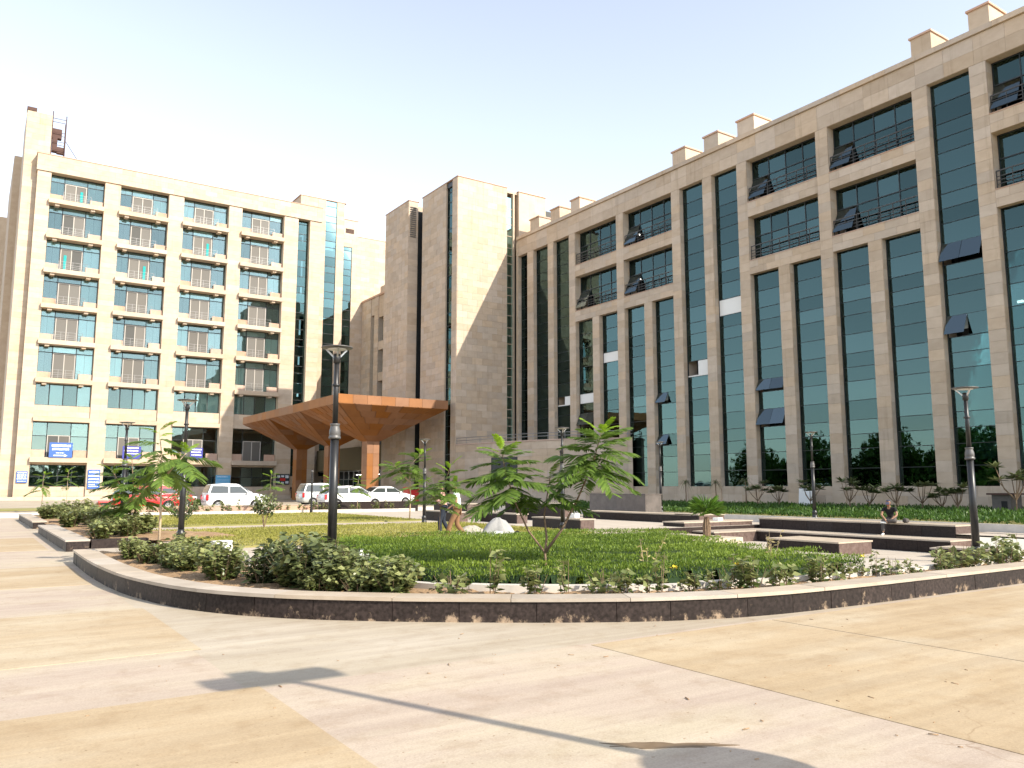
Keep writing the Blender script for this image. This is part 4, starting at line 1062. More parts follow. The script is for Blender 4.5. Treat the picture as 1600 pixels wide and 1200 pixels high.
# clipped hedge: rows of fine upright leaves over a core coloured as their inner shade
def inside(px_, py_, poly):
    c = np.zeros(len(px_), bool); n = len(poly); j = n-1
    for i in range(n):
        xi, yi = poly[i]; xj, yj = poly[j]
        m = ((yi > py_) != (yj > py_)) & (px_ < (xj-xi)*(py_-yi)/(yj-yi+1e-12)+xi); c ^= m; j = i
    return c
def hrow(x, y):   # height of the hedge: rounded rows that run roughly parallel to the front kerb
    q = (x*.42+y*.91); ph = (q*.72+.30*np.sin(x*.8)+.12*np.sin(x*2.3+y)) % 1.0
    rise = np.clip(.022*(q-9.6), 0, .13); und = .5+.5*np.sin(x*2.1+2*np.sin(y*1.7))
    return .06+rise+.20*np.minimum(1, ph*5)*(1-.45*ph)+.05*und
def blades(P, Z, L, W, lean, rn):
    n = len(P); az = nrg.uniform(0, 6.28, n); ln = nrg.normal(0, lean, n)
    dx = np.cos(az)*np.sin(ln); dy = np.sin(az)*np.sin(ln); dz = np.cos(ln); sa = az+np.pi/2+nrg.normal(0, .5, n)
    sx = np.cos(sa)*W/2; sy = np.sin(sa)*W/2
    b = np.stack([P[:, 0], P[:, 1], Z], 1); d = np.stack([dx, dy, dz], 1)*L[:, None]; s_ = np.stack([sx, sy, 0*sx], 1)
    m = b+d*.45
    V = np.stack([b, m+s_, b+d, m-s_], 1).reshape(-1, 3); F = np.arange(4*n).reshape(n, 4)
    return V, F
def stuff_from(name, parts, mats, label, cat):
    V = []; F = []; Rn = []; Mi = []; off = 0
    for (v, f, r_, mi) in parts: V.append(v); F.append(f+off); off += len(v); Rn.append(r_); Mi.append(np.full(len(f), mi, np.int32))
    me = npmesh(name, np.concatenate(V), np.concatenate(F), np.concatenate(Rn))
    me.polygons.foreach_set('material_index', np.concatenate(Mi)) if len(me.polygons) == sum(len(x) for x in Mi) else None
    o = link(name, me, mats); return tag(o, label, cat, None, 'stuff')
n = 190000
P = np.stack([nrg.uniform(4.8, 14.4, n), nrg.uniform(7.8, 16.8, n)], 1); P = P[inside(P[:, 0], P[:, 1], HEDGE)]
hh = hrow(P[:, 0], P[:, 1]); u = 1-.6*nrg.uniform(0, 1, len(P))**1.6; Z = .2+hh*u
V, F = blades(P, Z, nrg.uniform(.025, .065, len(P)), nrg.uniform(.010, .022, len(P)), .95, 0)
n2 = 60000; Q = np.stack([nrg.uniform(4.8, 14.4, n2), nrg.uniform(7.8, 16.8, n2)], 1); Q = Q[inside(Q[:, 0], Q[:, 1], HEDGE)]
Q = Q[~inside(Q[:, 0]-FWD.x*.22, Q[:, 1]-FWD.y*.22, HEDGE)]; Q = np.repeat(Q, 3, 0)+nrg.normal(0, .03, (3*len(Q), 2))
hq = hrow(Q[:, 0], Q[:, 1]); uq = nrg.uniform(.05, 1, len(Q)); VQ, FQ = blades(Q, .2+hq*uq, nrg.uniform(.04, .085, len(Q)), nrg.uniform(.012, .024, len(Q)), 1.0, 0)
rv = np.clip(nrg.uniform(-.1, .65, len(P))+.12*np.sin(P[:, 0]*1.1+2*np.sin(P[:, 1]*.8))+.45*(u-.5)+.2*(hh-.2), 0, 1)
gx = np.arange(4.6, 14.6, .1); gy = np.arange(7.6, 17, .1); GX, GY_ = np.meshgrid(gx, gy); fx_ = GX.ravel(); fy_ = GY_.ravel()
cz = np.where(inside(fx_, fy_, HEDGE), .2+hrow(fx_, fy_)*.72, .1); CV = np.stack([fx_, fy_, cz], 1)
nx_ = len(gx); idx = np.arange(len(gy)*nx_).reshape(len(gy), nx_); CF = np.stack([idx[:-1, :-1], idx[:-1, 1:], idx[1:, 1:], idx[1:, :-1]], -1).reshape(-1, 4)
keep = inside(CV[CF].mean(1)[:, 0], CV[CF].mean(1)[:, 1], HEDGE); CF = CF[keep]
stuff_from('clipped_hedge', [(V, F, rv, 0), (VQ, FQ, np.clip(nrg.uniform(-.1, .6, len(Q))+.3*(uq-.5), 0, 1), 0), (CV, CF, np.zeros(len(CF)), 1)], ['leaf_hedge', 'hedge_shade_core'], 'bright green clipped hedge in low rows in the middle of the garden', 'hedge')
# lawns
parts = []
for (x0, x1, y0, y1) in LAWNS:
    n = 45000; P = np.stack([nrg.uniform(x0, x1, n), nrg.uniform(y0, y1, n)], 1)
    g = .5+.5*np.sin(P[:, 0]*.8+1.7*np.sin(P[:, 1]*.55)); k_ = nrg.uniform(0, 1, n) < .45+.55*g; P = P[k_]; g = g[k_]
    V, F = blades(P, np.full(len(P), .10), nrg.uniform(.03, .075, len(P)), nrg.uniform(.02, .045, len(P)), .7, 0)
    parts.append((V, F, np.clip(nrg.uniform(.1, 1, len(P))-.3*g, 0, 1), 0))
stuff_from('lawn_grass', parts, ['leaf_lawn'], 'sun bleached grass of the two lawn panels', 'grass')
# ground cover at the foot of the office block
n = 60000; P = np.stack([nrg.uniform(30.0, 42.6, n), nrg.uniform(9, 44, n)], 1)
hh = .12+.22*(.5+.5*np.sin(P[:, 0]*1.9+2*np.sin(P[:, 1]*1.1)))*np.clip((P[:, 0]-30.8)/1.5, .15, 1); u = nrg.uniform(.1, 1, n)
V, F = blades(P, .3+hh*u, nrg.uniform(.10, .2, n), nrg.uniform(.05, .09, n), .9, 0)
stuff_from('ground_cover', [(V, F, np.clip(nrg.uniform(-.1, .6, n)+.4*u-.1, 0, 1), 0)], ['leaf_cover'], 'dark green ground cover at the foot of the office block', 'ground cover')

# feathery compound leaf of the flame tree
def compound_leaf(name, material, pairs=15, seed=0, droop=.5, width=.30):
    r_ = np.random.default_rng(seed); V = []; F = []; rn = []
    ax = [np.array([t, 0, .16*t-droop*t*t]) for t in np.linspace(0, 1, 9)]
    def axp(t): return np.array([t, 0, .16*t-droop*t*t])
    for i in range(8):
        a, b = ax[i], ax[i+1]; w_ = .008*(1-i/9)+.002; k = len(V)
        V += [a+[0, w_, 0], a+[0, -w_, .0], b+[0, -w_, 0], b+[0, w_, 0]]; F.append((k, k+1, k+2, k+3)); rn.append(.9)
    for j in range(pairs):
        t = .12+.86*j/(pairs-1); p = axp(t); Ln = width*(math.sin(math.pi*(.12+.80*(1-t)**.9+.02))**.7)*1.15
        for s_ in (-1, 1):
            an = R(62-24*t)+r_.normal(0, .05); d = np.array([math.cos(an), s_*math.sin(an), -.10+r_.normal(0, .06)]); d /= np.linalg.norm(d)
            q = p; w0 = .018; sd = np.cross(d, [0, 0, 1.]); sd /= np.linalg.norm(sd); up = np.cross(sd, d); k = len(V)
            tw = r_.normal(0, .25); sd = sd*math.cos(tw)+up*math.sin(tw)
            for m, (f, w_) in enumerate(((0, .45), (.3, 1.25), (.72, 1.15), (1, .25))):
                c = q+d*Ln*f+np.array([0, 0, -.22*Ln*f*f]); V += [c+sd*w0*w_*(1.2), c-sd*w0*w_*(1.2)]
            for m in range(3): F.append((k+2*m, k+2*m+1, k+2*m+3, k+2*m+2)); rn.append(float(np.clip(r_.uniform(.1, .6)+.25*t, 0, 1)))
    me = npmesh(name, np.array(V), np.array(F), rn); me.materials.append(M[material]); return me
CLEAF = [compound_leaf('compound_leaf', 'leaf_tree', 22, 1, .34, .36), compound_leaf('compound_leaf', 'leaf_tree', 21, 2, .48, .32), compound_leaf('compound_leaf', 'leaf_tree', 20, 3, .22, .34)]
YLEAF = [compound_leaf('compound_leaf', 'leaf_young', 17, 4, .45, .22), compound_leaf('compound_leaf', 'leaf_young', 18, 5, .3, .24)]
def flame_tree(loc, stems, label, bark='trunk', leaves=13, L0=.8, young=3, trunk_r=.022, fork=None, name='flame_tree_sapling', lo=.35, sc=1.0, seed=1, flat=0):
    """stems: lists of points (x along the picture's right, y away, z up); leaves spiral round every stem"""
    r_ = random.Random(seed); root = empty(name, loc, -YAW, label, 'tree')
    mb = MB()
    for si, st in enumerate(stems):
        rr = [trunk_r*(1-.75*i/(len(st)-1)) for i in range(len(st))]; mb.tube(st, rr, 7)
    mb2 = MB(); mb2.v, mb2.f, mb2.m, mb2.r = mb.v, mb.f, mb.m, mb.r
    me = bpy.data.meshes.new('trunk'); me.from_pydata(mb.v, [], mb.f); me.polygons.foreach_set('use_smooth', np.ones(len(me.polygons), bool)); link('trunk', me, bark, root)
    for si, st in enumerate(stems):
        P_ = [Vector(p) for p in st]; ln = [0]
        for a, b in zip(P_[:-1], P_[1:]): ln.append(ln[-1]+(b-a).length)
        def pos(t):
            d = t*ln[-1]
            for i in range(len(P_)-1):
                if d <= ln[i+1]: return P_[i].lerp(P_[i+1], (d-ln[i])/(ln[i+1]-ln[i]))
            return P_[-1]
        nl = leaves if isinstance(leaves, int) else leaves[si]; ph = r_.uniform(0, 6)
        for k in range(nl):
            t = lo+(1-lo)*(k/(nl-1))**.8; p = pos(min(1, t)); az = ph+k*2.4+r_.uniform(-.25, .25)
            q = k/(nl-1); yg = k >= nl-young
            el = R(-8+52*q**2.2+r_.uniform(-9, 9))-(R(flat) if not yg else 0); L = L0*(1.0-.52*q**1.5)*r_.uniform(.85, 1.1)*sc
            o = link('compound_leaf', r_.choice(YLEAF if yg else CLEAF), None, root, p)
            o.rotation_euler = (r_.uniform(-.25, .25), -el, az); o.scale = (L, L, L)
    return root
# the forked sapling in the hedge
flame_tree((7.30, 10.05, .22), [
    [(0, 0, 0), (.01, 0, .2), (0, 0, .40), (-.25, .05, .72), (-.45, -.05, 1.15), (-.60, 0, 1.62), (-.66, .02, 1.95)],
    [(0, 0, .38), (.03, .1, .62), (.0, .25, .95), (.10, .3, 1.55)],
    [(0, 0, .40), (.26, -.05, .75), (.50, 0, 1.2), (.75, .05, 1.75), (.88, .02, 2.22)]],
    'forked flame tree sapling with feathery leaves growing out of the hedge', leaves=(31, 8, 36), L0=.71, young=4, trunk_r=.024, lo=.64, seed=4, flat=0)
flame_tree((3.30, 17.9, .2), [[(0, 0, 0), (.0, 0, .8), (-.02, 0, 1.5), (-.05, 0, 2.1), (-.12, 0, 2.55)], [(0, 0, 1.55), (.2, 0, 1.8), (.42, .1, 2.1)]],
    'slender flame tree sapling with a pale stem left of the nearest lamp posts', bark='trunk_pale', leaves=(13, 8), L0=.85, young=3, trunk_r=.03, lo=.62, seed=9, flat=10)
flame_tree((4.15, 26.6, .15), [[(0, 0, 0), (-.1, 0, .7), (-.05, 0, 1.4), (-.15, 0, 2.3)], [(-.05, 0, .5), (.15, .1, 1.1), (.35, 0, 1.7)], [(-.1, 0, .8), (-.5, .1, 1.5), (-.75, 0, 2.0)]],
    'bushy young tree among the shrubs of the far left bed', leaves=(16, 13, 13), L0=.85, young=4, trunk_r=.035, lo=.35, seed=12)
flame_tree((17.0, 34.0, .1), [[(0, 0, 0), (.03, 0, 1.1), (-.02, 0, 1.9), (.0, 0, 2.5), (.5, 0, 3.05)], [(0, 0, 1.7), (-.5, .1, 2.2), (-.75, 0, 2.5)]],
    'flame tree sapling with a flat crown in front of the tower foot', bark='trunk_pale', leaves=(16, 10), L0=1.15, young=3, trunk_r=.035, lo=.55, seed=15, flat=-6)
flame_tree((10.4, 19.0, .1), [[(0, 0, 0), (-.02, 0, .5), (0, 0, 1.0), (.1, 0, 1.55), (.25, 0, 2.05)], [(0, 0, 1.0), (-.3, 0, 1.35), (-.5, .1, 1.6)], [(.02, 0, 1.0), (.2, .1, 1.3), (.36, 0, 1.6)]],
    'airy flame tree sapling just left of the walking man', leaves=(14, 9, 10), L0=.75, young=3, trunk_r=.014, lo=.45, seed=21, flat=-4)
for (x, y, z, h, lab, sd) in ((20.3, 47.9, .16, 1.9, 'small sapling in front of the silver car with its door open', 31), (18.6, 48.3, .16, 2.0, 'small sapling in front of the dark notice board', 32),
                              (14.9, 48.2, .16, 2.2, 'small sapling right behind the white hatchback roof', 33), (9.6, 46.9, .16, 1.7, 'small sapling in front of the red car', 34), (3.4, 52, .1, 2.2, 'small tree by the left corner of the ward block', 35), (5.3, 60, .1, 2.6, 'small tree below the ground floor window of the ward block', 36)):
    flame_tree((x, y, z), [[(0, 0, 0), (.03, 0, h*.5), (0, 0, h*.8), (.05, 0, h)]], lab, bark='trunk_pale', leaves=11, L0=.8, young=4, trunk_r=.02, lo=.6, seed=sd)

# round bush on a stem (lawn), frangipani row, small palms, fan palm
def ball_bush(loc, rad, h, label, material='leaf_dark', n=420, seed=0, name='round_bush'):
    r_ = np.random.default_rng(seed); V = []; F = []; rn = []
    for i in range(n):
        d = r_.normal(size=3); d /= np.linalg.norm(d); q = rad*r_.uniform(.35, 1)**.5*(1+.2*math.sin(5*d[0]+3*d[2]+seed)); p = d*q+[0, 0, h]
        e = r_.normal(size=3); e /= np.linalg.norm(e); nn = np.cross(e, r_.normal(size=3)); nn /= np.linalg.norm(nn)
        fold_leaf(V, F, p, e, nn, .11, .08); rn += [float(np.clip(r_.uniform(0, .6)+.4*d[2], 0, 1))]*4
    root = empty(name, loc, 0, label, 'bush'); me = npmesh('foliage', np.array(V), np.array(F), rn); link('foliage', me, material, root)
    mb = MB()
    for a in (0, 2.1, 4.2): mb.tube([(0, 0, 0), (math.cos(a)*rad*.3, math.sin(a)*rad*.3, h*.6), (math.cos(a)*rad*.6, math.sin(a)*rad*.6, h)], [.02, .015, .008], 5)
    me = bpy.data.meshes.new('stem'); me.from_pydata(mb.v, [], mb.f); link('stem', me, 'trunk', root)
ball_bush((9.15, 30.2, .1), .42, .85, 'round dark bush standing on the lawn in front of the white hatchback', seed=2)
ball_bush((6.85, 33.2, .1), .55, .75, 'round dark bush on the lawn beside the second lamp post', seed=3)
def rosette(V, F, rn, c, L, W, n, r_, up=.35):
    for i in range(n):
        a = 2.4*i+r_.uniform(-.2, .2); el = up+r_.uniform(-.35, .45); d = np.array([math.cos(a)*math.cos(el), math.sin(a)*math.cos(el), math.sin(el)])
        nn = np.array([-math.cos(a)*math.sin(el), -math.sin(a)*math.sin(el), math.cos(el)]); fold_leaf(V, F, np.array(c)+d*.02, d, nn, L*r_.uniform(.8, 1.15), W); rn += [float(r_.uniform(.0, .8))]*4
def frangipani(loc, h, label, seed, tips=5):
    r_ = np.random.default_rng(seed); root = empty('frangipani', loc, r_.uniform(0, 6), label, 'plant'); V = []; F = []; rn = []; mb = MB()
    mb.tube([(0, 0, 0), (.02, 0, h*.35)], [.035, .03], 6)
    for k in range(tips):
        a = 6.28*k/tips+r_.uniform(-.4, .4); q = r_.uniform(.2, .5)*h*.8; t = (math.cos(a)*q, math.sin(a)*q, h*r_.uniform(.7, 1.0))
        mb.tube([(.02, 0, h*.33), (t[0]*.6, t[1]*.6, h*.55), t], [.028, .022, .016], 5); rosette(V, F, rn, t, .42, .17, 20, r_)
    me = bpy.data.meshes.new('stem'); me.from_pydata(mb.v, [], mb.f); link('stem', me, 'trunk', root)
    link('foliage', npmesh('foliage', np.array(V), np.array(F), rn), 'leaf_dark', root)
FR = [(38.6, 31.9, 1.5, 'frangipani bush left of the white board leaning on the wall'), (39.4, 31.0, 1.3, 'frangipani bush in front of the white board leaning on the wall'), (39.0, 28.55, 1.55, 'frangipani with a bare stem, third from the granite block'),
      (38.2, 25.6, 1.6, 'wide frangipani just left of the lamp post by the wall'), (38.6, 24.7, 1.3, 'frangipani hiding the left side of the lamp post by the wall'), (38.6, 23.3, 1.45, 'frangipani just right of the lamp post by the wall'), (39.4, 22.4, 1.5, 'tall frangipani second to the right of the lamp post by the wall'),
      (38.6, 21.0, 1.1, 'low frangipani left of the grey cabinet, farther one'), (38.0, 19.9, 1.3, 'low frangipani left of the grey cabinet, nearer one'), (37.6, 17.2, 2.2, 'big frangipani behind the seated man'), (37.2, 10.6, 1.3, 'sparse frangipani at the right edge of the picture')]
for i, (x, y, h, lab) in enumerate(FR): frangipani((x, y, .3), h, lab, 50+i, 7 if h > 2 else 5)
def drooping_palm(loc, h, label, seed, n=22, L=.8):
    r_ = np.random.default_rng(seed); root = empty('small_palm', loc, 0, label, 'palm'); mb = MB()
    mb.tube([(0, 0, 0), (.03, 0, h*.5), (.0, .02, h)], [.05, .035, .03], 7)
    me = bpy.data.meshes.new('trunk'); me.from_pydata(mb.v, [], mb.f); link('trunk', me, 'trunk', root)
    for i in range(n):
        a = 2.4*i; el = r_.uniform(-.2, 1.0); l_ = L*r_.uniform(.7, 1.1); V = []; F = []
        for j in range(5):
            t = j/4; rr = l_*t*math.cos(el)*(1-.2*t); z = l_*t*math.sin(el)-l_*.75*t*t; w_ = .035*(1-t*.9)
            V += [(rr, w_, z), (rr, -w_, z+.01)]
        for j in range(4): F.append((2*j, 2*j+1, 2*j+3, 2*j+2))
        o = link('palm_leaf', npmesh('palm_leaf', V, F, r_.uniform(0, .8, 4)), 'leaf_dark', root, (0, 0, h)); o.rotation_euler = (0, 0, a)
for i, (x, y, h, lab) in enumerate(((39.5, 38.5, 1.6, 'small drooping palm farthest along the office wall'), (39.5, 35.9, 1.6, 'small drooping palm second farthest along the office wall'), (39.5, 33.5, 1.7, 'small drooping palm left of the frangipani row'),
                                    (38.5, 15.0, 2.0, 'slim drooping palm right of the seated man'), (38.2, 12.2, 2.0, 'slim drooping palm right of the nearest right lamp post'))):
    drooping_palm((x, y, .3), h, lab, 80+i)
def fan_palm(loc, label):
    root = empty('fan_palm', loc, 0, label, 'palm'); root.scale = (1.12,)*3; r_ = random.Random(5); mb = MB()
    for k in range(9): a = k*.7; mb.tube([(math.cos(a)*.07, math.sin(a)*.07, 0), (math.cos(a)*.09, math.sin(a)*.09, .3), (math.cos(a)*.05, math.sin(a)*.05, .55)], [.035, .028, .012], 5)
    me = bpy.data.meshes.new('trunk'); me.from_pydata(mb.v, [], mb.f); link('trunk', me, 'trunk', root)
    for k in range(12):
        V = [(0, 0, 0)]; F = []; n = 17
        for j in range(n):
            a = R(-105+210*j/(n-1)); V += [(math.cos(a-.05)*.30, math.sin(a-.05)*.30, .02*(j % 2)), (math.cos(a)*.46, math.sin(a)*.46, -.05), (math.cos(a+.05)*.30, math.sin(a+.05)*.30, .02*((j+1) % 2))]
            b = 1+3*j; F += [(0, b, b+1), (0, b+1, b+2)]
        o = link('fan_leaf', npmesh('fan_leaf', V, F, [r_.uniform(.1, .9) for _ in F]), 'leaf_fan', root)
        az = k*2.4; el = R(15+50*(k/12)); o.location = (math.cos(az)*.2*math.cos(el), math.sin(az)*.2*math.cos(el), .58+.25*math.sin(el)); o.rotation_euler = (0, -el-R(8), az)
fan_palm((19.35, 18.0, .05), 'bright green fan palm at the end of the sunken court')
# dry weedy stalk in the hedge and a few yellow flowers
def weed(loc, h, label, seed, material='leaf_dry'):
    r_ = np.random.default_rng(seed); root = empty('dry_weed', loc, 0, label, 'plant'); V = []; F = []; rn = []; mb = MB()
    for k in range(4):
        t = (r_.normal()*.1, r_.normal()*.1, h*r_.uniform(.6, 1)); mb.tube([(0, 0, 0), t], [.006, .003], 4)
        for j in range(9): q = r_.uniform(.3, 1); d = r_.normal(size=3); d /= np.linalg.norm(d); nn = np.cross(d, [0.3, .2, 1]); nn /= np.linalg.norm(nn); fold_leaf(V, F, np.array(t)*q, d, nn, .08, .025); rn += [r_.uniform()]*4
    me = bpy.data.meshes.new('stem'); me.from_pydata(mb.v, [], mb.f); link('stem', me, 'trunk_pale', root); link('foliage', npmesh('foliage', np.array(V), np.array(F), rn), material, root)
weed((8.65, 9.3, .2), .75, 'dry pale weed standing in the hedge right of the forked sapling', 3)
weed((11.2, 9.0, .2), .7, 'thin dry weed in the right part of the hedge', 4)
for i, (x, y) in enumerate(((7.9, 7.95), (8.9, 7.75), (11.6, 7.6))):
    r_ = np.random.default_rng(90+i); V = []; F = []; rn = []; rosette(V, F, rn, (0, 0, 0), .05, .04, 6, r_, .6)
    tag(link('flower_head', npmesh('flower_head', np.array(V), np.array(F), rn), 'flower', None, (x, y, .52)), ('left', 'middle', 'right')[i]+' of the three yellow flower heads among the front seedlings', 'flower', 'yellow flowers among the seedlings')

# dense trees beyond the left and rear edges, mirrored dark in the lower glass
def belt(n, x0, x1, y0, y1, hmax):
    P = np.stack([nrg.uniform(x0, x1, n), nrg.uniform(y0, y1, n)], 1); top = hmax*(.62+.22*np.sin(P[:, 0]*.31+P[:, 1]*.37)+.16*np.sin(P[:, 0]*.9-P[:, 1]*.73))
    return blades(P, nrg.uniform(0, 1, n)**.8*top, nrg.uniform(.7, 1.3, n), nrg.uniform(.5, .9, n), 1.3, 0)
b1 = belt(60000, -74, -60, -25, 130, 13); b2 = belt(30000, -45, 70, -72, -62, 12)
stuff_from('tree_belt', [(b1[0], b1[1], nrg.uniform(0, .5, len(b1[1])), 0), (b2[0], b2[1], nrg.uniform(0, .5, len(b2[1])), 0)], ['leaf_cover'], 'dense belt of trees beyond the plaza, mirrored in the lower office glass', 'trees')
# ------------------------------------------------------------------ street lamps
def lamp_proto():
    root = empty('street_lamp', (0, 0, 0))
    def put(name, mb, m, par=None, smooth=True):
        me = bpy.data.meshes.new(name); me.from_pydata(mb.v, [], mb.f)
        if smooth: me.polygons.foreach_set('use_smooth', np.array([len(p.vertices) == 4 for p in me.polygons]))
        return link(name, me, m, par or root)
    put('base', MB().lathe([(.135, 0), (.135, .04), (.105, .06), (.10, .20), (.112, .22), (.112, .26), (.082, .30), (.078, .34)], n=16), 'black_metal')
    put('lower_pole', MB().lathe([(.076, .34), (.072, 1.2), (.066, 2.12)], n=16), 'black_metal')
    put('collar', MB().lathe([(.082, 2.12), (.098, 2.13), (.098, 2.16), (.082, 2.17), (.092, 2.19), (.088, 2.26), (.072, 2.32), (.070, 2.34), (.080, 2.35), (.080, 2.37)], n=16), 'lamp_grey')
    put('upper_pole', MB().lathe([(.045, 2.37), (.040, 3.40)], n=12), 'black_metal')
    put('ring', MB().lathe([(.052, 2.98), (.064, 2.985), (.064, 3.015), (.050, 3.02)], n=12), 'black_metal')
    hd = put('lamp_head', MB().lathe([(.046, 3.36), (.058, 3.37), (.062, 3.47), (.050, 3.52)], n=12), 'black_metal')
    for k in range(3):
        a = k*2.094+.5; put('prong', MB().bar((math.cos(a)*.045, math.sin(a)*.045, 3.46), (math.cos(a)*.19, math.sin(a)*.19, 3.605), .026), 'aluminium', hd, False)
    put('shade', MB().lathe([(.16, 3.60), (.245, 3.612), (.258, 3.620), (.254, 3.632), (.17, 3.640), (.03, 3.655)], n=24), 'lamp_grey', hd)
    put('light_panel', MB().lathe([(.02, 3.588), (.155, 3.592), (.155, 3.6), (.02, 3.604)], n=20), 'white_frame', hd)
    return root
LP = [((4.88, 12.5, .25), 'tall black lamp post nearest the camera, rising from the dark shrubs'), ((4.54, 21.9, .2), 'black lamp post left of the nearest one, beside the pale stemmed sapling'),
      ((4.42, 30.7, .2), 'black lamp post farthest left, behind the bushy young tree'), ((17.35, 8.78, .05), 'black lamp post at the right edge by the seedlings'),
      ((17.3, 22.75, .05), 'black lamp post behind the forked sapling'), ((16.5, 31.6, .05), 'slim far lamp post in front of the tower foot'),
      ((29.75, 21.6, .30), 'far lamp post in front of the office wall behind the long seat wall'), ((29.7, 30.7, .30), 'far lamp post just right of the tall grey granite block'), ((29.75, 39.3, .30), 'farthest small lamp post in front of the podium')]
lp0 = lamp_proto()
for i, (loc, lab) in enumerate(LP):
    o = lp0 if i == 0 else copy_tree(lp0)
    o.location = loc; o.rotation_euler = (0, 0, rng.uniform(0, 2)); tag(o, lab, 'street lamp', 'street lamps of the garden')
def bollard(loc, h, label):
    root = empty('slim_post', loc, 0, label, 'post')
    MB().lathe([(.09, 0), (.09, .2), (.06, .22), (.055, h-.1)], loc, 10).build('pole', 'black_metal', root)
    MB().lathe([(.05, h-.1), (.09, h-.06), (.09, h), (.03, h+.05)], loc, 10).build('cap', 'lamp_grey', root)
bollard((16.9, 46.7, .1), 2.45, 'slim black post with a pale cap below the canopy')
# tall light pole beside the photographer: only its shadow is in the picture
def near_pole():
    s_ = 7.4; ux = math.sin(SUN_AZ)*s_; uy = -math.cos(SUN_AZ)*s_; h = s_*math.tan(SUN_EL)
    b = Vector((2.25+ux, 7.03+uy, 0)); root = empty('light_pole', b, 0, 'tall light pole beside the photographer, seen only by its shadow on the paving', 'pole')
    MB().lathe([(.14, 0), (.14, .25), (.06, .3), (.045, h)], b, 12).build('pole', 'black_metal', root)
    MB().box(b.x-.55, b.x+.5, b.y-.12, b.y+.12, h-.12, h+.06).build('floodlight', 'black_metal', root)
    MB().box(b.x-.2, b.x+.05, b.y-.1, b.y+.1, h+.06, h+.2).build('bracket', 'black_metal', root)
    d = Vector((math.cos(SUN_AZ), math.sin(SUN_AZ), 0)); z = h-3.22*math.tan(SUN_EL)-.50; pts = []
    for k in range(24): t = 2*math.pi*k/24; pts.append(b+d*(math.cos(t)*.42)+Vector((0, 0, z+math.sin(t)*.40)))
    nn = Vector((math.sin(SUN_AZ), -math.cos(SUN_AZ), 0)); o = [p+nn*.08 for p in pts]; q = [p+nn*.10 for p in pts]
    MB().add(o+q, [tuple(range(24)), tuple(range(47, 23, -1))]+[(i, 24+i, 24+(i+1) % 24, (i+1) % 24) for i in range(24)]).build('shadow_disc', 'sign_blue', root)  # unseen disc added on the pole to cast a rounded shadow
near_pole()

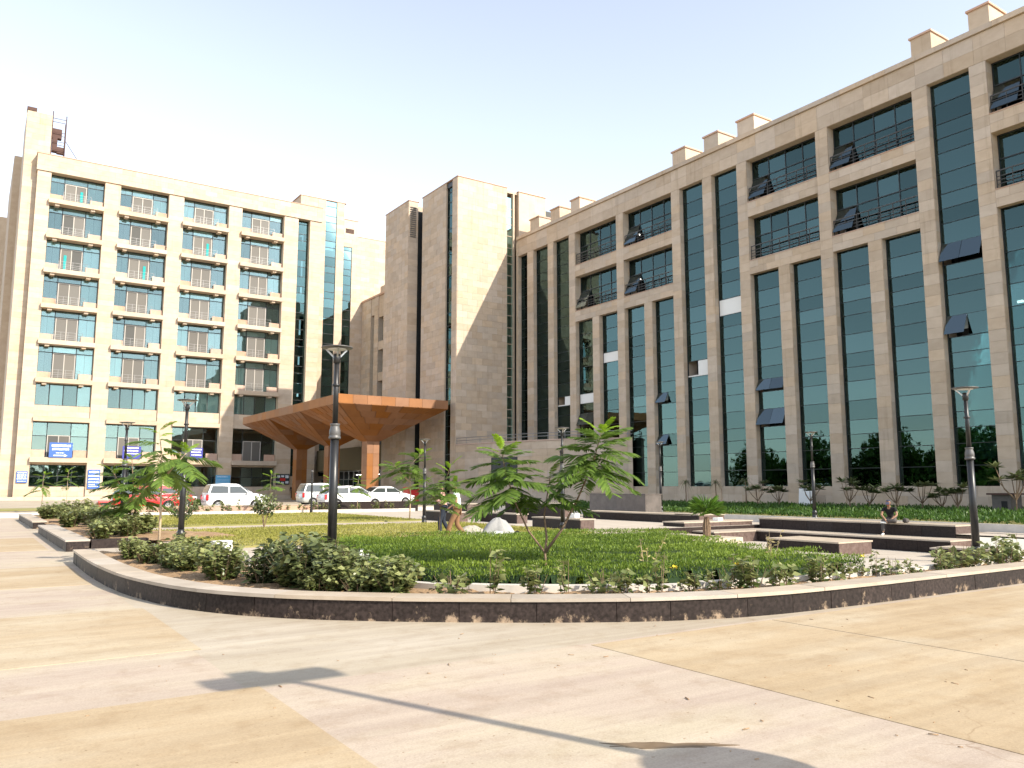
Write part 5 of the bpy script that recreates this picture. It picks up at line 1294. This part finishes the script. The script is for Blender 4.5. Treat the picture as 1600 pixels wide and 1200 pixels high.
# ------------------------------------------------------------------ cars (length along local x, front at +x)
def car(loc, rz, label, paint, L=4.0, W=1.68, H=1.5, belt=.92, hood=.90, prof=None, wb=(.19, .80), name='parked_car', trunk=None, open_door=False):
    """prof: four (x fraction, z) points of the cabin: rear base, rear roof, front roof, windscreen base"""
    root = empty(name, loc, rz, label, 'car')
    def put(nm, mb, m, par=None, bev=0, smooth=False):
        me = bpy.data.meshes.new(nm); me.from_pydata(mb.v, [], mb.f)
        o = link(nm, me, m, par or root)
        if smooth: me.polygons.foreach_set('use_smooth', np.ones(len(me.polygons), bool))
        if bev: b = o.modifiers.new('bevel', 'BEVEL'); b.width = bev; b.segments = 3; b.limit_method = 'ANGLE'; b.angle_limit = R(25)
        return o
    w2 = W/2; zt = trunk or belt
    st = [(0.0, .80, .42, zt-.16), (.015, .90, .28, zt-.04), (.05, .97, .22, zt), (.22, 1, .20, belt), (.5, 1, .19, belt-.01), (.72, 1, .20, belt-.02), (prof[3][0]+.04, .99, .20, belt-.02), (.92, .96, .20, hood-.10), (.975, .88, .24, hood-.20), (1.0, .76, .34, hood-.30)]
    mb = MB(); vs = []; fs = []
    for (fx_, fw, zb, zt_) in st:
        x = (fx_-.5)*L; w_ = w2*fw
        ring = [(-w_*.90, zb), (-w_, zb+.10), (-w_*1.0, .5), (-w_*.985, zt_-.14), (-w_*.93, zt_-.02), (-w_*.6, zt_+.015), (0, zt_+.03)]
        ring = ring+[(-y, z) for y, z in ring[-2::-1]]
        vs += [(x, y, z) for y, z in ring]
    n = 13
    for i in range(len(st)-1):
        for k in range(n-1): fs.append((i*n+k, i*n+k+1, (i+1)*n+k+1, (i+1)*n+k))
        fs.append((i*n+n-1, i*n, (i+1)*n, (i+1)*n+n-1))
    fs.append(tuple(range(n-1, -1, -1))); fs.append(tuple((len(st)-1)*n+k for k in range(n)))
    mb.add(vs, fs); body = put('body', mb, paint, smooth=True)
    # cabin
    (ax, az), (bx, bz), (cx, cz), (dx, dz) = [((f-.5)*L, z) for f, z in prof]; wb_, wr = w2*.955, w2*.78
    sec = lambda x, z, w_: [(x, -w_, z), (x, w_, z)]
    cv = sec(ax, az-.05, wb_)+sec(bx, bz-.04, wr+.03)+sec(bx+.12, bz, wr)+sec((bx+cx)/2, max(bz, cz)+.02, wr)+sec(cx-.15, cz, wr)+sec(cx, cz-.04, wr+.03)+sec(dx, dz-.05, wb_)
    cf = [(0, 2, 3, 1), (2, 4, 5, 3), (4, 6, 7, 5), (6, 8, 9, 7), (8, 10, 11, 9), (10, 12, 13, 11), (0, 12, 10, 8, 6, 4, 2), (1, 3, 5, 7, 9, 11, 13), (0, 1, 13, 12)]
    put('roof', MB().add(cv, cf), paint, bev=.03)
    def side(xa, za, xb, zb, xc, zc, xd, zd, nm='side_window'):
        for s_ in (-1, 1):
            def yw(z): t = (z-az)/(bz-az); return s_*((wb_*(1-t)+wr*t)+.012)
            q = [(xa, yw(za), za), (xb, yw(zb), zb), (xc, yw(zc), zc), (xd, yw(zd), zd)]
            o_ = [(x, y-s_*.02, z) for x, y, z in q]
            put(nm, MB().add(q+o_, [(0, 1, 2, 3), (7, 6, 5, 4), (0, 4, 5, 1), (1, 5, 6, 2), (2, 6, 7, 3), (3, 7, 4, 0)]), 'car_glass')
    zl, zh = az+.03, min(bz, cz)-.10
    def edge(t, x0, z0, x1, z1): return x0+(x1-x0)*(t-z0)/(z1-z0)
    rx0, rx1 = edge(zl, ax, az, bx, bz)+.14, edge(zh, ax, az, bx, bz)+.12; fx0, fx1 = edge(zl, dx, dz, cx, cz)-.16, edge(zh, dx, dz, cx, cz)-.10
    mid = (rx0+fx0)/2-.02
    side(rx0, zl, rx1, zh, mid-.05, zh, mid-.05, zl); side(mid+.05, zl, mid+.05, zh, fx1, zh, fx0, zl)
    for nm, (x0, z0, x1, z1), sg in (('windscreen', (dx, dz, cx, cz), 1), ('rear_window', (ax, az, bx, bz), -1)):
        a = Vector((x0, 0, z0)); b = Vector((x1, 0, z1)); d = (b-a); nrm = Vector((sg*abs(d.z), 0, abs(d.x))).normalized()*.02
        p0, p1 = a+d*.10, a+d*.90; q = [(p0.x, -wb_*.90, p0.z), (p0.x, wb_*.90, p0.z), (p1.x, wr*.93, p1.z), (p1.x, -wr*.93, p1.z)]
        q = [Vector(v)+nrm*.9 for v in q]; o_ = [v-nrm*1.6 for v in q]
        put(nm, MB().add(q+o_, [(0, 1, 2, 3), (7, 6, 5, 4), (0, 4, 5, 1), (1, 5, 6, 2), (2, 6, 7, 3), (3, 7, 4, 0)]), 'car_glass')
    wr_ = .29
    for f in wb:
        for s_ in (-1, 1):
            x = (f-.5)*L; wh = MB()
            def disc(r0, y0, y1, m, nm, par=None, k=20):
                v = [(x+math.cos(6.2832*i/k)*r0, y, wr_+math.sin(6.2832*i/k)*r0) for y in (y0, y1) for i in range(k)]
                return put(nm, MB().add(v, [tuple(range(k-1, -1, -1)), tuple(range(k, 2*k))]+[(i, (i+1) % k, k+(i+1) % k, k+i) for i in range(k)]), m, par)
            yo = s_*w2
            disc(wr_+.055, yo-s_*.20, yo+s_*.004, 'tyre', 'wheel_arch')
            t = disc(wr_, yo-s_*.18, yo+s_*.015, 'tyre', 'wheel'); disc(wr_*.66, yo-s_*.1, yo+s_*.024, 'rim', 'rim', t)
            for q in range(5):
                a = q*1.2566; put('spoke_gap', MB().obox((x+math.cos(a)*wr_*.38, yo+s_*.026, wr_+math.sin(a)*wr_*.38), Vector((math.cos(a), 0, math.sin(a)))*wr_*.17, Vector((0, .003, 0)), Vector((-math.sin(a), 0, math.cos(a)))*wr_*.09), 'tyre', t)
    for s_ in (-1, 1):
        put('tail_light', MB().obox((-L/2+.07, s_*w2*.86, zt-.22), Vector((.07, 0, 0)), Vector((0, .10, 0)), Vector((0, 0, .17 if trunk is None else .08))), 'lamp_red', bev=.02)
        put('headlight', MB().obox((L/2-.20, s_*w2*.78, hood-.24), Vector((.17, 0, -.02)), Vector((0, .13, 0)), Vector((0, 0, .07))), 'lamp_clear', bev=.02)
        put('mirror', MB().obox((dx-.32, s_*(w2+.08), belt+.06), Vector((.05, 0, 0)), Vector((0, .09, 0)), Vector((0, 0, .06))), paint, bev=.02)
        for hx in (mid-.25, mid+.75): put('door_handle', MB().obox((hx, s_*(w2*.985+.012), belt-.13), Vector((.09, 0, 0)), Vector((0, .012, 0)), Vector((0, 0, .014))), 'rim')
        put('door_seam', MB().obox((mid, s_*(w2+.003), .57), Vector((.006, 0, 0)), Vector((0, .004, 0)), Vector((0, 0, .28))), 'tyre')
    put('bumper_grille', MB().obox((L/2-.02, 0, .40), Vector((.03, 0, 0)), Vector((0, w2*.5, 0)), Vector((0, 0, .06))), 'tyre')
    put('number_plate', MB().obox((-L/2-.005, 0, .62), Vector((.008, 0, 0)), Vector((0, .22, 0)), Vector((0, 0, .05))), 'white_frame')
    if open_door:
        d = put('open_door', MB().obox((mid+.95, -w2-.42, .60), Vector((.03, 0, 0)), Vector((0, .42, 0)), Vector((0, 0, .32))), paint, bev=.03)
        put('door_window', MB().obox((mid+.93, -w2-.40, 1.15), Vector((.01, 0, 0)), Vector((0, .34, 0)), Vector((0, 0, .20))), 'car_glass', d)
        put('door_frame', MB().bar((mid+.95, -w2-.80, .9), (mid+.93, -w2-.66, 1.38), .04).bar((mid+.93, -w2-.66, 1.38), (mid+.93, -w2-.04, 1.38), .04), paint, d)
    return root
TALL = [(.015, 1.0), (.075, 1.57), (.52, 1.60), (.735, .98)]; HATCH = [(.02, .95), (.16, 1.44), (.56, 1.47), (.76, .95)]
SEDAN = [(.10, .97), (.27, 1.42), (.56, 1.45), (.77, .95)]; SUV = [(.01, 1.02), (.07, 1.66), (.60, 1.68), (.78, 1.02)]
car((14.0, 52.6, .20), 0, 'white tall hatchback parked side on behind the low wall, left of the canopy', 'paint_white', 3.75, 1.55, belt=.98, hood=.98, prof=TALL)
car((22.1, 53.1, .20), 0, 'white hatchback parked right behind the nearest lamp post', 'paint_white', 4.5, 1.72, belt=.96, hood=.98, prof=HATCH)
car((27.1, 58.4, .20), 0, 'white sedan parked half behind the white hatchback near the red bin', 'paint_white', 4.3, 1.7, belt=.95, hood=.93, prof=SEDAN, trunk=.95)
car((22.9, 60.2, .20), 0, 'silver car standing with a door open below the canopy', 'paint_silver', 4.2, 1.75, belt=1.02, hood=1.02, prof=SUV, open_door=True)
car((8.7, 51.8, .20), 0, 'bright red car parked behind the bushes at the left, nearer one', 'paint_red', 3.7, 1.6, belt=.95, hood=.97, prof=HATCH)
car((10.9, 58.2, .20), 0, 'dark red car parked behind the nearer red car', 'paint_red', 3.9, 1.65, belt=.95, hood=.95, prof=SEDAN, trunk=.95)
car((16.2, 60.5, .20), 0, 'white car farther back, its tail showing left of the tall hatchback', 'paint_white', 4.1, 1.68, belt=.95, hood=.95, prof=SEDAN, trunk=.97)
# clipped hedge island between the cars
n = 9000; P = np.stack([nrg.uniform(12.6, 17.5, n), nrg.uniform(57.0, 57.8, n)], 1); u = nrg.uniform(0, 1, n)
V, F = blades(P, .12+u*.6, nrg.uniform(.08, .14, n), nrg.uniform(.05, .08, n), 1.2, 0)
hr = empty('hedge_island', (15, 57.4, .1), 0, 'low clipped hedge between the rows of parked cars', 'hedge')
o = link('foliage', npmesh('foliage', V-np.array([15, 57.4, .1]), F, np.clip(nrg.uniform(0, .6, n)+.4*(u-.5), 0, 1)), 'leaf_cover', hr)
MB().box(12.4, 17.7, 56.8, 58.0, .09, .22).build('kerb', 'granite_pale_lit', hr); MB().box(12.8, 17.3, 57.1, 57.7, .22, .6).build('stems', 'hedge_shade_core', hr)  # stems: one solid box, coloured dark as the shaded hedge inside
# kerbed grass island at the far left
gi = empty('grass_island', (1.2, 58, 0), 0, 'small kerbed grass island at the far left edge of the paving', 'planter')
MB().box(-1.0, 4.2, 55.0, 61, 0, .22).build('kerb', 'granite_pale_lit', gi); MB().box(-.8, 4.0, 55.2, 60.8, .22, .26).build('turf', 'lawn_soil', gi)

# ------------------------------------------------------------------ bins, notices, small things
def bin_(loc, label, h=1.15, r_=.36):
    root = empty('litter_bin', loc, 0, label, 'bin')
    MB().box(loc[0]-r_, loc[0]+r_, loc[1]-r_, loc[1]+r_, loc[2]+.06, loc[2]+h*.82).build('bin_body', 'red_plastic', root, bevel=.04)
    MB().box(loc[0]-r_-.03, loc[0]+r_+.03, loc[1]-r_-.03, loc[1]+r_+.03, loc[2]+h*.82, loc[2]+h).build('lid', 'red_plastic', root, bevel=.05)
    MB().box(loc[0]-r_*.7, loc[0]+r_*.7, loc[1]-r_-.045, loc[1]-r_-.02, loc[2]+h*.84, loc[2]+h*.93).build('flap', 'tyre', root)
    for x in (-.25, .2): MB().box(loc[0]+x, loc[0]+x+.06, loc[1]-.3, loc[1]+.3, loc[2], loc[2]+.06).build('foot', 'tyre', root)
bin_((31.4, 62.6, .2), 'big red bin standing right of the parked white sedan', 1.4, .5)
bin_((4.55, 36.2, .2), 'small red bin half hidden by the far left shrubs', .85, .24)
def greek(mb, x0, x1, y, z0, z1, n=None):
    """one line of print too small to read: a row of short strokes"""
    x = x0
    while x < x1-.03:
        w_ = rng.uniform(.06, .16); mb.box(x, min(x+w_, x1), y-.004, y, z0+rng.uniform(0, (z1-z0)*.15), z1-rng.uniform(0, (z1-z0)*.15)); x += w_+rng.uniform(.015, .05)
def banner(x0, x1, z0, z1, y, material, lines, label, arrow=False, extra=None):
    root = empty('notice_board', ((x0+x1)/2, y, z0), 0, label, 'sign')
    MB().box(x0, x1, y, y+.04, z0, z1).build('board', material, root)
    h = z1-z0; w_ = x1-x0; t = MB()
    for (a, b, c, d) in lines: greek(t, x0+w_*a, x0+w_*b, y-.002, z0+h*c, z0+h*d)
    if arrow:
        t.box(x0+w_*.2, x0+w_*.68, y-.006, y-.002, z0+h*.10, z0+h*.17); zc = z0+h*.135
        t.add([(x0+w_*.66, y-.006, zc-h*.09), (x0+w_*.80, y-.006, zc), (x0+w_*.66, y-.006, zc+h*.09)], [(0, 1, 2)])
    t.build('lettering', 'lettering', root)
    if extra: MB().box(x0+w_*extra[0], x0+w_*extra[1], y-.008, y-.001, z0+h*extra[2], z0+h*extra[3]).build('red_field', 'red_plastic', root)
B3 = [(.1, .9, .80, .92), (.08, .85, .58, .70), (.1, .9, .36, .46)]; B5 = [(.1, .9, .82, .93), (.06, .94, .62, .72), (.08, .92, .46, .54), (.06, .94, .30, .38), (.1, .9, .1, .16)]
banner(6.85, 9.05, 4.75, 6.35, 99.45, 'sign_blue', [(.1, .92, .70, .88), (.13, .85, .48, .63), (.3, .65, .28, .34)], 'blue banner with a white arrow on the leftmost first floor balcony', True)
banner(14.0, 15.9, 4.75, 6.15, 99.45, 'sign_navy', B3, 'violet blue banner on the second first floor balcony')
banner(21.2, 22.6, 4.75, 6.15, 99.45, 'sign_navy', B3, 'violet blue banner on the third first floor balcony, behind leaves')
banner(4.05, 5.05, 2.05, 3.25, 99.85, 'sign_blue', B5, 'small blue notice on the left corner pier of the ward block')
banner(10.75, 11.95, 1.4, 3.5, 99.85, 'sign_blue', B5+[(.1, .6, .2, .24)], 'tall blue notice on the second pier of the ward block')
banner(24.3, 26.0, 1.7, 3.0, 99.85, 'sign_sky', [(.1, .8, .82, .88), (.05, .95, .55, .58), (.05, .95, .35, .38)], 'sky blue notice on the pier above the white hatchback')
banner(31.5, 33.2, 1.9, 3.2, 99.85, 'sign_dark', [(.1, .3, .62, .9), (.4, .6, .7, .9), (.7, .95, .6, .9), (.05, .3, .12, .35), (.4, .6, .05, .25), (.7, .95, .1, .35)], 'dark notice board with a red panel left of the canopy', False, (.3, .7, .35, .62))
# grey cabinet against the office wall
cab = empty('utility_cabinet', (38.6, 18.3, .3), 0, 'grey stone utility cabinet behind the seated man', 'cabinet')
MB().box(38.2, 39.2, 17.7, 18.5, .3, 1.25).build('housing', 'granite_grey', cab); MB().box(38.05, 39.3, 17.55, 18.65, 1.252, 1.33).build('top_slab', 'rust', cab); MB().box(38.19, 38.2, 17.85, 18.1, .62, .98).build('opening', 'tyre', cab)
wb_ = empty('leaning_board', (41.5, 31.4, .3), 0, 'white board leaning against the office wall behind the frangipani', 'board')
MB().obox((42.3, 31.2, .95), Vector((.06, 0, .55)).normalized()*.62, YU*.55, Vector((-.05, 0, .006))).build('board', 'white_panel', wb_)
def stonebox(name, x0, x1, y0, y1, z0, z1, m, label, cat):
    tag(MB().obox(((x0+x1)/2, (y0+y1)/2, (z0+z1)/2), Vector((math.cos(.3), math.sin(.3), 0))*(x1-x0)/2, Vector((-math.sin(.3), math.cos(.3), 0))*(y1-y0)/2, Vector((0, 0, (z1-z0)/2))).build(name, m, bevel=.015), label, cat)
stonebox('white_box', 4.45, 4.87, 18.3, 18.55, .20, .44, 'white_panel', 'white block lying at the path edge left of the dark shrub clump', 'block')
stonebox('white_box', 18.9, 19.2, 24.2, 24.5, .45, .62, 'white_panel', 'white packet left on the low bench behind the forked sapling', 'block')
stonebox('white_box', 25.3, 25.75, 23.0, 23.25, .24, .36, 'white_panel', 'white packet lying on the granite ledge behind the fan palm', 'block')
stonebox('stone_offcut', 5.18, 5.5, 10.95, 11.15, .28, .42, 'coping', 'pale stone offcut on the kerb beside the dark shrub clump', 'stone')
pp = []
for (x, y, z, a, lab) in ((5.35, 12.4, .50, .3, 'crumpled white paper caught in the shrubs right of the nearest lamp post'), (3.75, 14.2, .50, 1.2, 'crumpled white paper in the shrubs of the left curve')):
    v = [(i*.07+rng.uniform(-.02, .02), j*.05, rng.uniform(-.035, .05)) for i in range(4) for j in range(4)]
    me = bpy.data.meshes.new('paper_scrap'); me.from_pydata(v, [], [(i*4+j, i*4+j+1, (i+1)*4+j+1, (i+1)*4+j) for i in range(3) for j in range(3)])
    o = link('paper_scrap', me, 'paper', None, (x, y, z)); o.rotation_euler = (.5, .3, a); sm = o.modifiers.new('solid', 'SOLIDIFY'); sm.thickness = .003; tag(o, lab, 'paper')
# heap of tarpaulin and sacks
def cloth_heap(root, name, c, rx_, ry_, h, m, seed, rz=0):
    r_ = random.Random(seed); n = 26; k_ = 9; V = [(0, 0, h)]; F = []
    for i in range(1, k_+1):
        for k in range(n):
            t = 6.2832*k/n; q = i/k_; fo = 1+.10*math.sin(5*t+seed)+.05*math.sin(11*t+q*4)
            V.append((rx_*q*fo*math.cos(t), ry_*q*fo*math.sin(t), max(0, h*(1-q**1.6)+.07*h*math.sin(7*t+5*q+seed)*q+r_.uniform(-.02, .02))))
    for k in range(n): F.append((0, 1+k, 1+(k+1) % n))
    for i in range(k_-1):
        for k in range(n): a = 1+i*n; F.append((a+k, a+n+k, a+n+(k+1) % n, a+(k+1) % n))
    me = bpy.data.meshes.new(name); me.from_pydata(V, [], F); me.polygons.foreach_set('use_smooth', np.ones(len(F), bool)); o = link(name, me, m, root, c); o.rotation_euler = (0, 0, rz); return o
hp = empty('sack_heap', (13.0, 20.5, .05), -YAW, 'heap of sacks under a grey white sheet right of the walking man', 'heap'); hp.scale = (1.3, 1.3, 1.05)
cloth_heap(hp, 'sheet', (.1, .1, 0), .50, .40, .62, 'tarp', 1); cloth_heap(hp, 'sack', (-.5, 0, 0), .60, .38, .40, 'jute', 2, .4); cloth_heap(hp, 'white_sack', (.12, -.30, 0), .34, .22, .26, 'white_panel', 3, .3)
cloth_heap(hp, 'black_bag', (.55, -.22, 0), .20, .18, .26, 'cloth_black', 4); cloth_heap(hp, 'loose_sheet', (.8, -.05, 0), .42, .30, .12, 'jute', 5)
# timber pole leaning at the right lawn, twigs and grit on the paving
tag(MB().bar((31.2, 9.6, .42), (28.75, 11.7, .12), .10, .06).build('timber_pole', 'rust'), 'dark timber lying across the path at the right edge', 'timber')
def debris(n, region, label, nm):
    Vs = []; Fs = []; rr = []
    for i in range(n):
        x = rng.uniform(region[0], region[1]); y = rng.uniform(region[2], region[3]); a = rng.uniform(0, 3.14); l_ = rng.choice((.010, .014, .02, .03, .06)); w_ = .003+.04*l_*rng.random(); k = len(Vs); z0, z1 = .0086, .009+w_*1.2
        d = (math.cos(a)*l_/2, math.sin(a)*l_/2); s_ = (-math.sin(a)*w_, math.cos(a)*w_)
        for z, q in ((z0, 1), (z1, .6)): Vs += [(x+d[0]*u_+s_[0]*v_*q, y+d[1]*u_+s_[1]*v_*q, z) for u_, v_ in ((-1, -1), (1, -1), (1, 1), (-1, 1))]
        Fs += [(k+f[0], k+f[1], k+f[2], k+f[3]) for f in ((4, 5, 6, 7), (0, 1, 5, 4), (1, 2, 6, 5), (2, 3, 7, 6), (3, 0, 4, 7))]
    o = link(nm, npmesh(nm, Vs, Fs, nrg.uniform(0, 1, len(Fs))), 'soil'); tag(o, label, 'litter', None, 'stuff')
debris(110, (-1, 9, 2.5, 8.2), 'scattered twigs and grit on the paving', 'twigs')

# ------------------------------------------------------------------ people
def skin_obj(name, joints, edges, m, parent, root_name, sub=2):
    names = list(joints); me = bpy.data.meshes.new(name); me.from_pydata([joints[k][0] for k in names], [(names.index(a), names.index(b)) for a, b in edges], [])
    o = link(name, me, m, parent); md = o.modifiers.new('skin', 'SKIN'); md.use_smooth_shade = True; md.branch_smoothing = .6
    sv = me.skin_vertices[0].data
    for i, k in enumerate(names):
        r_ = joints[k][1]; sv[i].radius = (r_ if isinstance(r_, tuple) else (r_, r_)); sv[i].use_root = (k == root_name)
    sb = o.modifiers.new('sub', 'SUBSURF'); sb.levels = sub; sb.render_levels = sub
    return o
def person(loc, rz, label, J, shirt, trouser, shoe, hair=True, cap=None, sleeves=.55, bag=None, scale=1.0):
    """J: joint positions (local x = facing direction, y = left, z up)"""
    root = empty('person', loc, rz, label, 'person'); root.scale = (scale,)*3
    V = lambda k: Vector(J[k])
    bj = {'pelvis': (J['pelvis'], .10), 'spine': (V('pelvis').lerp(V('chest'), .5), .09), 'chest': (J['chest'], .11), 'neck': (J['neck'], .052), 'jaw': (V('neck').lerp(V('head'), .55), .062), 'head': (J['head'], (.088, .078)), 'crown': (V('head')+Vector((-.01, 0, .085)), .062)}
    ed = [('pelvis', 'spine'), ('spine', 'chest'), ('chest', 'neck'), ('neck', 'jaw'), ('jaw', 'head'), ('head', 'crown')]
    for s_ in 'LR':
        bj.update({'sh'+s_: (J['sh'+s_], .055), 'el'+s_: (J['el'+s_], .040), 'wr'+s_: (J['wr'+s_], .027)})
        hd = (V('wr'+s_)-V('el'+s_)).normalized(); palm = V('wr'+s_)+hd*.07; bj['pa'+s_] = (palm, (.038, .02)); ed += [('chest', 'sh'+s_), ('sh'+s_, 'el'+s_), ('el'+s_, 'wr'+s_), ('wr'+s_, 'pa'+s_)]
        sd = hd.cross(Vector((0, 0, 1))); sd = sd.normalized() if sd.length > .1 else Vector((1, 0, 0))
        for f in range(4): bj['f%d%s' % (f, s_)] = (palm+hd*(.085-.006*abs(f-1.4)*2)+sd*(f-1.5)*.019+Vector((.012, 0, -.012)), .009); ed.append(('pa'+s_, 'f%d%s' % (f, s_)))
        bj['th'+s_] = (V('wr'+s_)+hd*.06+sd*.05, .010); ed.append(('wr'+s_, 'th'+s_))
        bj.update({'hi'+s_: (J['hi'+s_], .078), 'kn'+s_: (J['kn'+s_], .052), 'an'+s_: (J['an'+s_], .036)}); ed += [('pelvis', 'hi'+s_), ('hi'+s_, 'kn'+s_), ('kn'+s_, 'an'+s_)]
    skin_obj('body', bj, ed, 'skin', root, 'pelvis')
    tj = {'pelvis': (V('pelvis')+Vector((0, 0, -.02)), (.125, .15)), 'waist': (V('pelvis').lerp(V('chest'), .45), (.105, .14)), 'chest': (J['chest'], (.12, .165)), 'col': (V('chest').lerp(V('neck'), .72), .072)}
    te = [('pelvis', 'waist'), ('waist', 'chest'), ('chest', 'col')]
    for s_ in 'LR':
        tj['sh'+s_] = (J['sh'+s_], .070); tj['sl'+s_] = (V('sh'+s_).lerp(V('el'+s_), sleeves), .060); te += [('chest', 'sh'+s_), ('sh'+s_, 'sl'+s_)]
        if sleeves >= 1: tj['cu'+s_] = (V('el'+s_).lerp(V('wr'+s_), .85), .042); te.append(('sl'+s_, 'cu'+s_))
    skin_obj('shirt', tj, te, shirt, root, 'waist')
    pj = {'pelvis': (V('pelvis')+Vector((0, 0, -.01)), (.115, .145))}; pe = []
    for s_ in 'LR': pj.update({'hi'+s_: (J['hi'+s_], .098), 'kn'+s_: (J['kn'+s_], .074), 'an'+s_: (V('kn'+s_).lerp(V('an'+s_), .93), .062)}); pe += [('pelvis', 'hi'+s_), ('hi'+s_, 'kn'+s_), ('kn'+s_, 'an'+s_)]
    skin_obj('trousers', pj, pe, trouser, root, 'pelvis')
    for s_ in 'LR':
        a = V('an'+s_); d = Vector(J.get('toe'+s_, (.2, 0, -.04))).normalized()
        skin_obj('shoe', {'h': (a+Vector((0, 0, -.045))-d*.04, .042), 'm': (a+Vector((0, 0, -.05))+d*.09, (.042, .035)), 't': (a+Vector((0, 0, -.058))+d*.19, (.035, .026))}, [('h', 'm'), ('m', 't')], shoe, root, 'm', 1)
    h = V('head'); F_ = Vector(J.get('face', (1, 0, 0))).normalized(); S_ = F_.cross(Vector((0, 0, 1))).normalized()
    skin_obj('nose', {'a': (h+F_*.088+Vector((0, 0, .012)), .010), 'b': (h+F_*.108+Vector((0, 0, -.018)), .014)}, [('a', 'b')], 'skin', root, 'a', 1)
    for s_ in (-1, 1):
        skin_obj('ear', {'a': (h+S_*s_*.086+Vector((0, 0, .02)), (.016, .010)), 'b': (h+S_*s_*.084+Vector((0, 0, -.022)), (.012, .009))}, [('a', 'b')], 'skin', root, 'a', 1)
        skin_obj('eye', {'a': (h+F_*.082+S_*s_*.032+Vector((0, 0, .012)), .009), 'b': (h+F_*.082+S_*s_*.040+Vector((0, 0, .012)), .009)}, [('a', 'b')], 'hair', root, 'a', 1)
    skin_obj('mouth', {'a': (h+F_*.086-S_*.022+Vector((0, 0, -.055)), .006), 'b': (h+F_*.086+S_*.022+Vector((0, 0, -.055)), .006)}, [('a', 'b')], 'lamp_red', root, 'a', 1)
    if cap:
        skin_obj('cap', {'a': (h+Vector((0, 0, .045))-F_*.02, (.104, .098)), 'b': (h+Vector((0, 0, .105))-F_*.015, .08)}, [('a', 'b')], cap, root, 'a')
        q = [h+F_*.07+S_*.07+Vector((0, 0, .05)), h+F_*.18+S_*.055+Vector((0, 0, .03)), h+F_*.18-S_*.055+Vector((0, 0, .03)), h+F_*.07-S_*.07+Vector((0, 0, .05))]
        o = [v+Vector((0, 0, .012)) for v in q]; mb = MB().add(q+o, [(0, 1, 2, 3), (7, 6, 5, 4), (0, 4, 5, 1), (1, 5, 6, 2), (2, 6, 7, 3), (3, 7, 4, 0)]); me = bpy.data.meshes.new('cap_brim'); me.from_pydata(mb.v, [], mb.f); link('cap_brim', me, cap, root)
    if hair:
        hj = {'a': (h+Vector((0, 0, .05))-F_*.035, (.096, .09)), 'b': (h+Vector((0, 0, .10))-F_*.01, .075), 'c': (h+Vector((0, 0, -.02))-F_*.05, (.072, .075))}
        skin_obj('hair', hj, [('c', 'a'), ('a', 'b')], 'hair', root, 'a')
    return root
WALK = dict(pelvis=(0, 0, .95), chest=(.04, 0, 1.30), neck=(.06, 0, 1.48), head=(.10, 0, 1.62), shL=(.04, .19, 1.40), shR=(.04, -.19, 1.40), elL=(.02, .24, 1.12), wrL=(.20, .20, .98), elR=(-.06, -.25, 1.12), wrR=(.08, -.22, .90),
            hiL=(.0, .09, .90), knL=(.20, .09, .50), anL=(.30, .09, .10), hiR=(.0, -.09, .90), knR=(.02, -.09, .48), anR=(-.28, -.09, .12), toeL=(1, 0, .1), toeR=(1, 0, -.45), face=(1, 0, -.15))
W2 = dict(WALK); W2.update(elL=(.08, .22, 1.12), wrL=(.30, .16, 1.20), elR=(.08, -.22, 1.12), wrR=(.30, -.14, 1.18), knL=(.12, .09, .49), anL=(.10, .09, .09), anR=(-.20, -.09, .11))
LEFT = math.atan2(-RGT.y, -RGT.x)
person((11.72, 20.40, .05), LEFT, 'man in a pale mint shirt and brown trousers walking left past the sacks', WALK, 'shirt_mint', 'trouser_brown', 'leather', sleeves=.6)
person((12.6, 22.8, .06), LEFT, 'person in a pink top and dark trousers half hidden by the walking man', W2, 'shirt_pink', 'cloth_navy', 'leather', sleeves=1.0, scale=.97)
ST = dict(WALK); ST.update(chest=(0, 0, 1.32), neck=(.01, 0, 1.49), head=(.03, 0, 1.63), elL=(.03, .26, 1.12), wrL=(.16, .20, .92), elR=(.0, -.26, 1.12), wrR=(.10, -.24, .90), knL=(.05, .12, .50), anL=(.04, .16, .09), knR=(.03, -.1, .5), anR=(-.05, -.14, .09), toeR=(1, 0, -.05))
person((31.2, 92.6, .2), R(-110), 'person in dark clothes standing left of the rear canopy column', ST, 'cloth_black', 'cloth_black', 'leather', sleeves=1.0)
# seated man: on the long seat wall, one ankle on the other knee, feet to the court
SIT = dict(pelvis=(-.05, 0, .52), chest=(.08, .0, .86), neck=(.16, .0, 1.02), head=(.26, .02, 1.12), shL=(.08, .18, .95), shR=(.10, -.18, .95), elL=(.18, .27, .70), wrL=(.36, .14, .56), elR=(.24, -.24, .70), wrR=(.40, -.06, .54),
           hiL=(.0, .10, .50), knL=(.40, .26, .52), anL=(.44, -.04, .48), hiR=(.0, -.10, .50), knR=(.42, -.14, .50), anR=(.45, -.14, .09), toeL=(.2, -1, .1), toeR=(1, 0, -.1), face=(1, .1, -.5))
person((27.38, 16.75, -.08), math.pi+.25, 'man in a black top and cap sitting on the long granite seat wall', SIT, 'cloth_black', 'cloth_grey', 'shoe_white', hair=False, cap='cap_blue', sleeves=.65)
bagr = tag(MB().box(27.6, 27.82, 16.30, 16.48, .342, .50).build('shoulder_bag', 'cloth_grey', bevel=.06), 'dark bag beside the seated man on the seat wall', 'bag')
print('objects', len(bpy.data.objects))
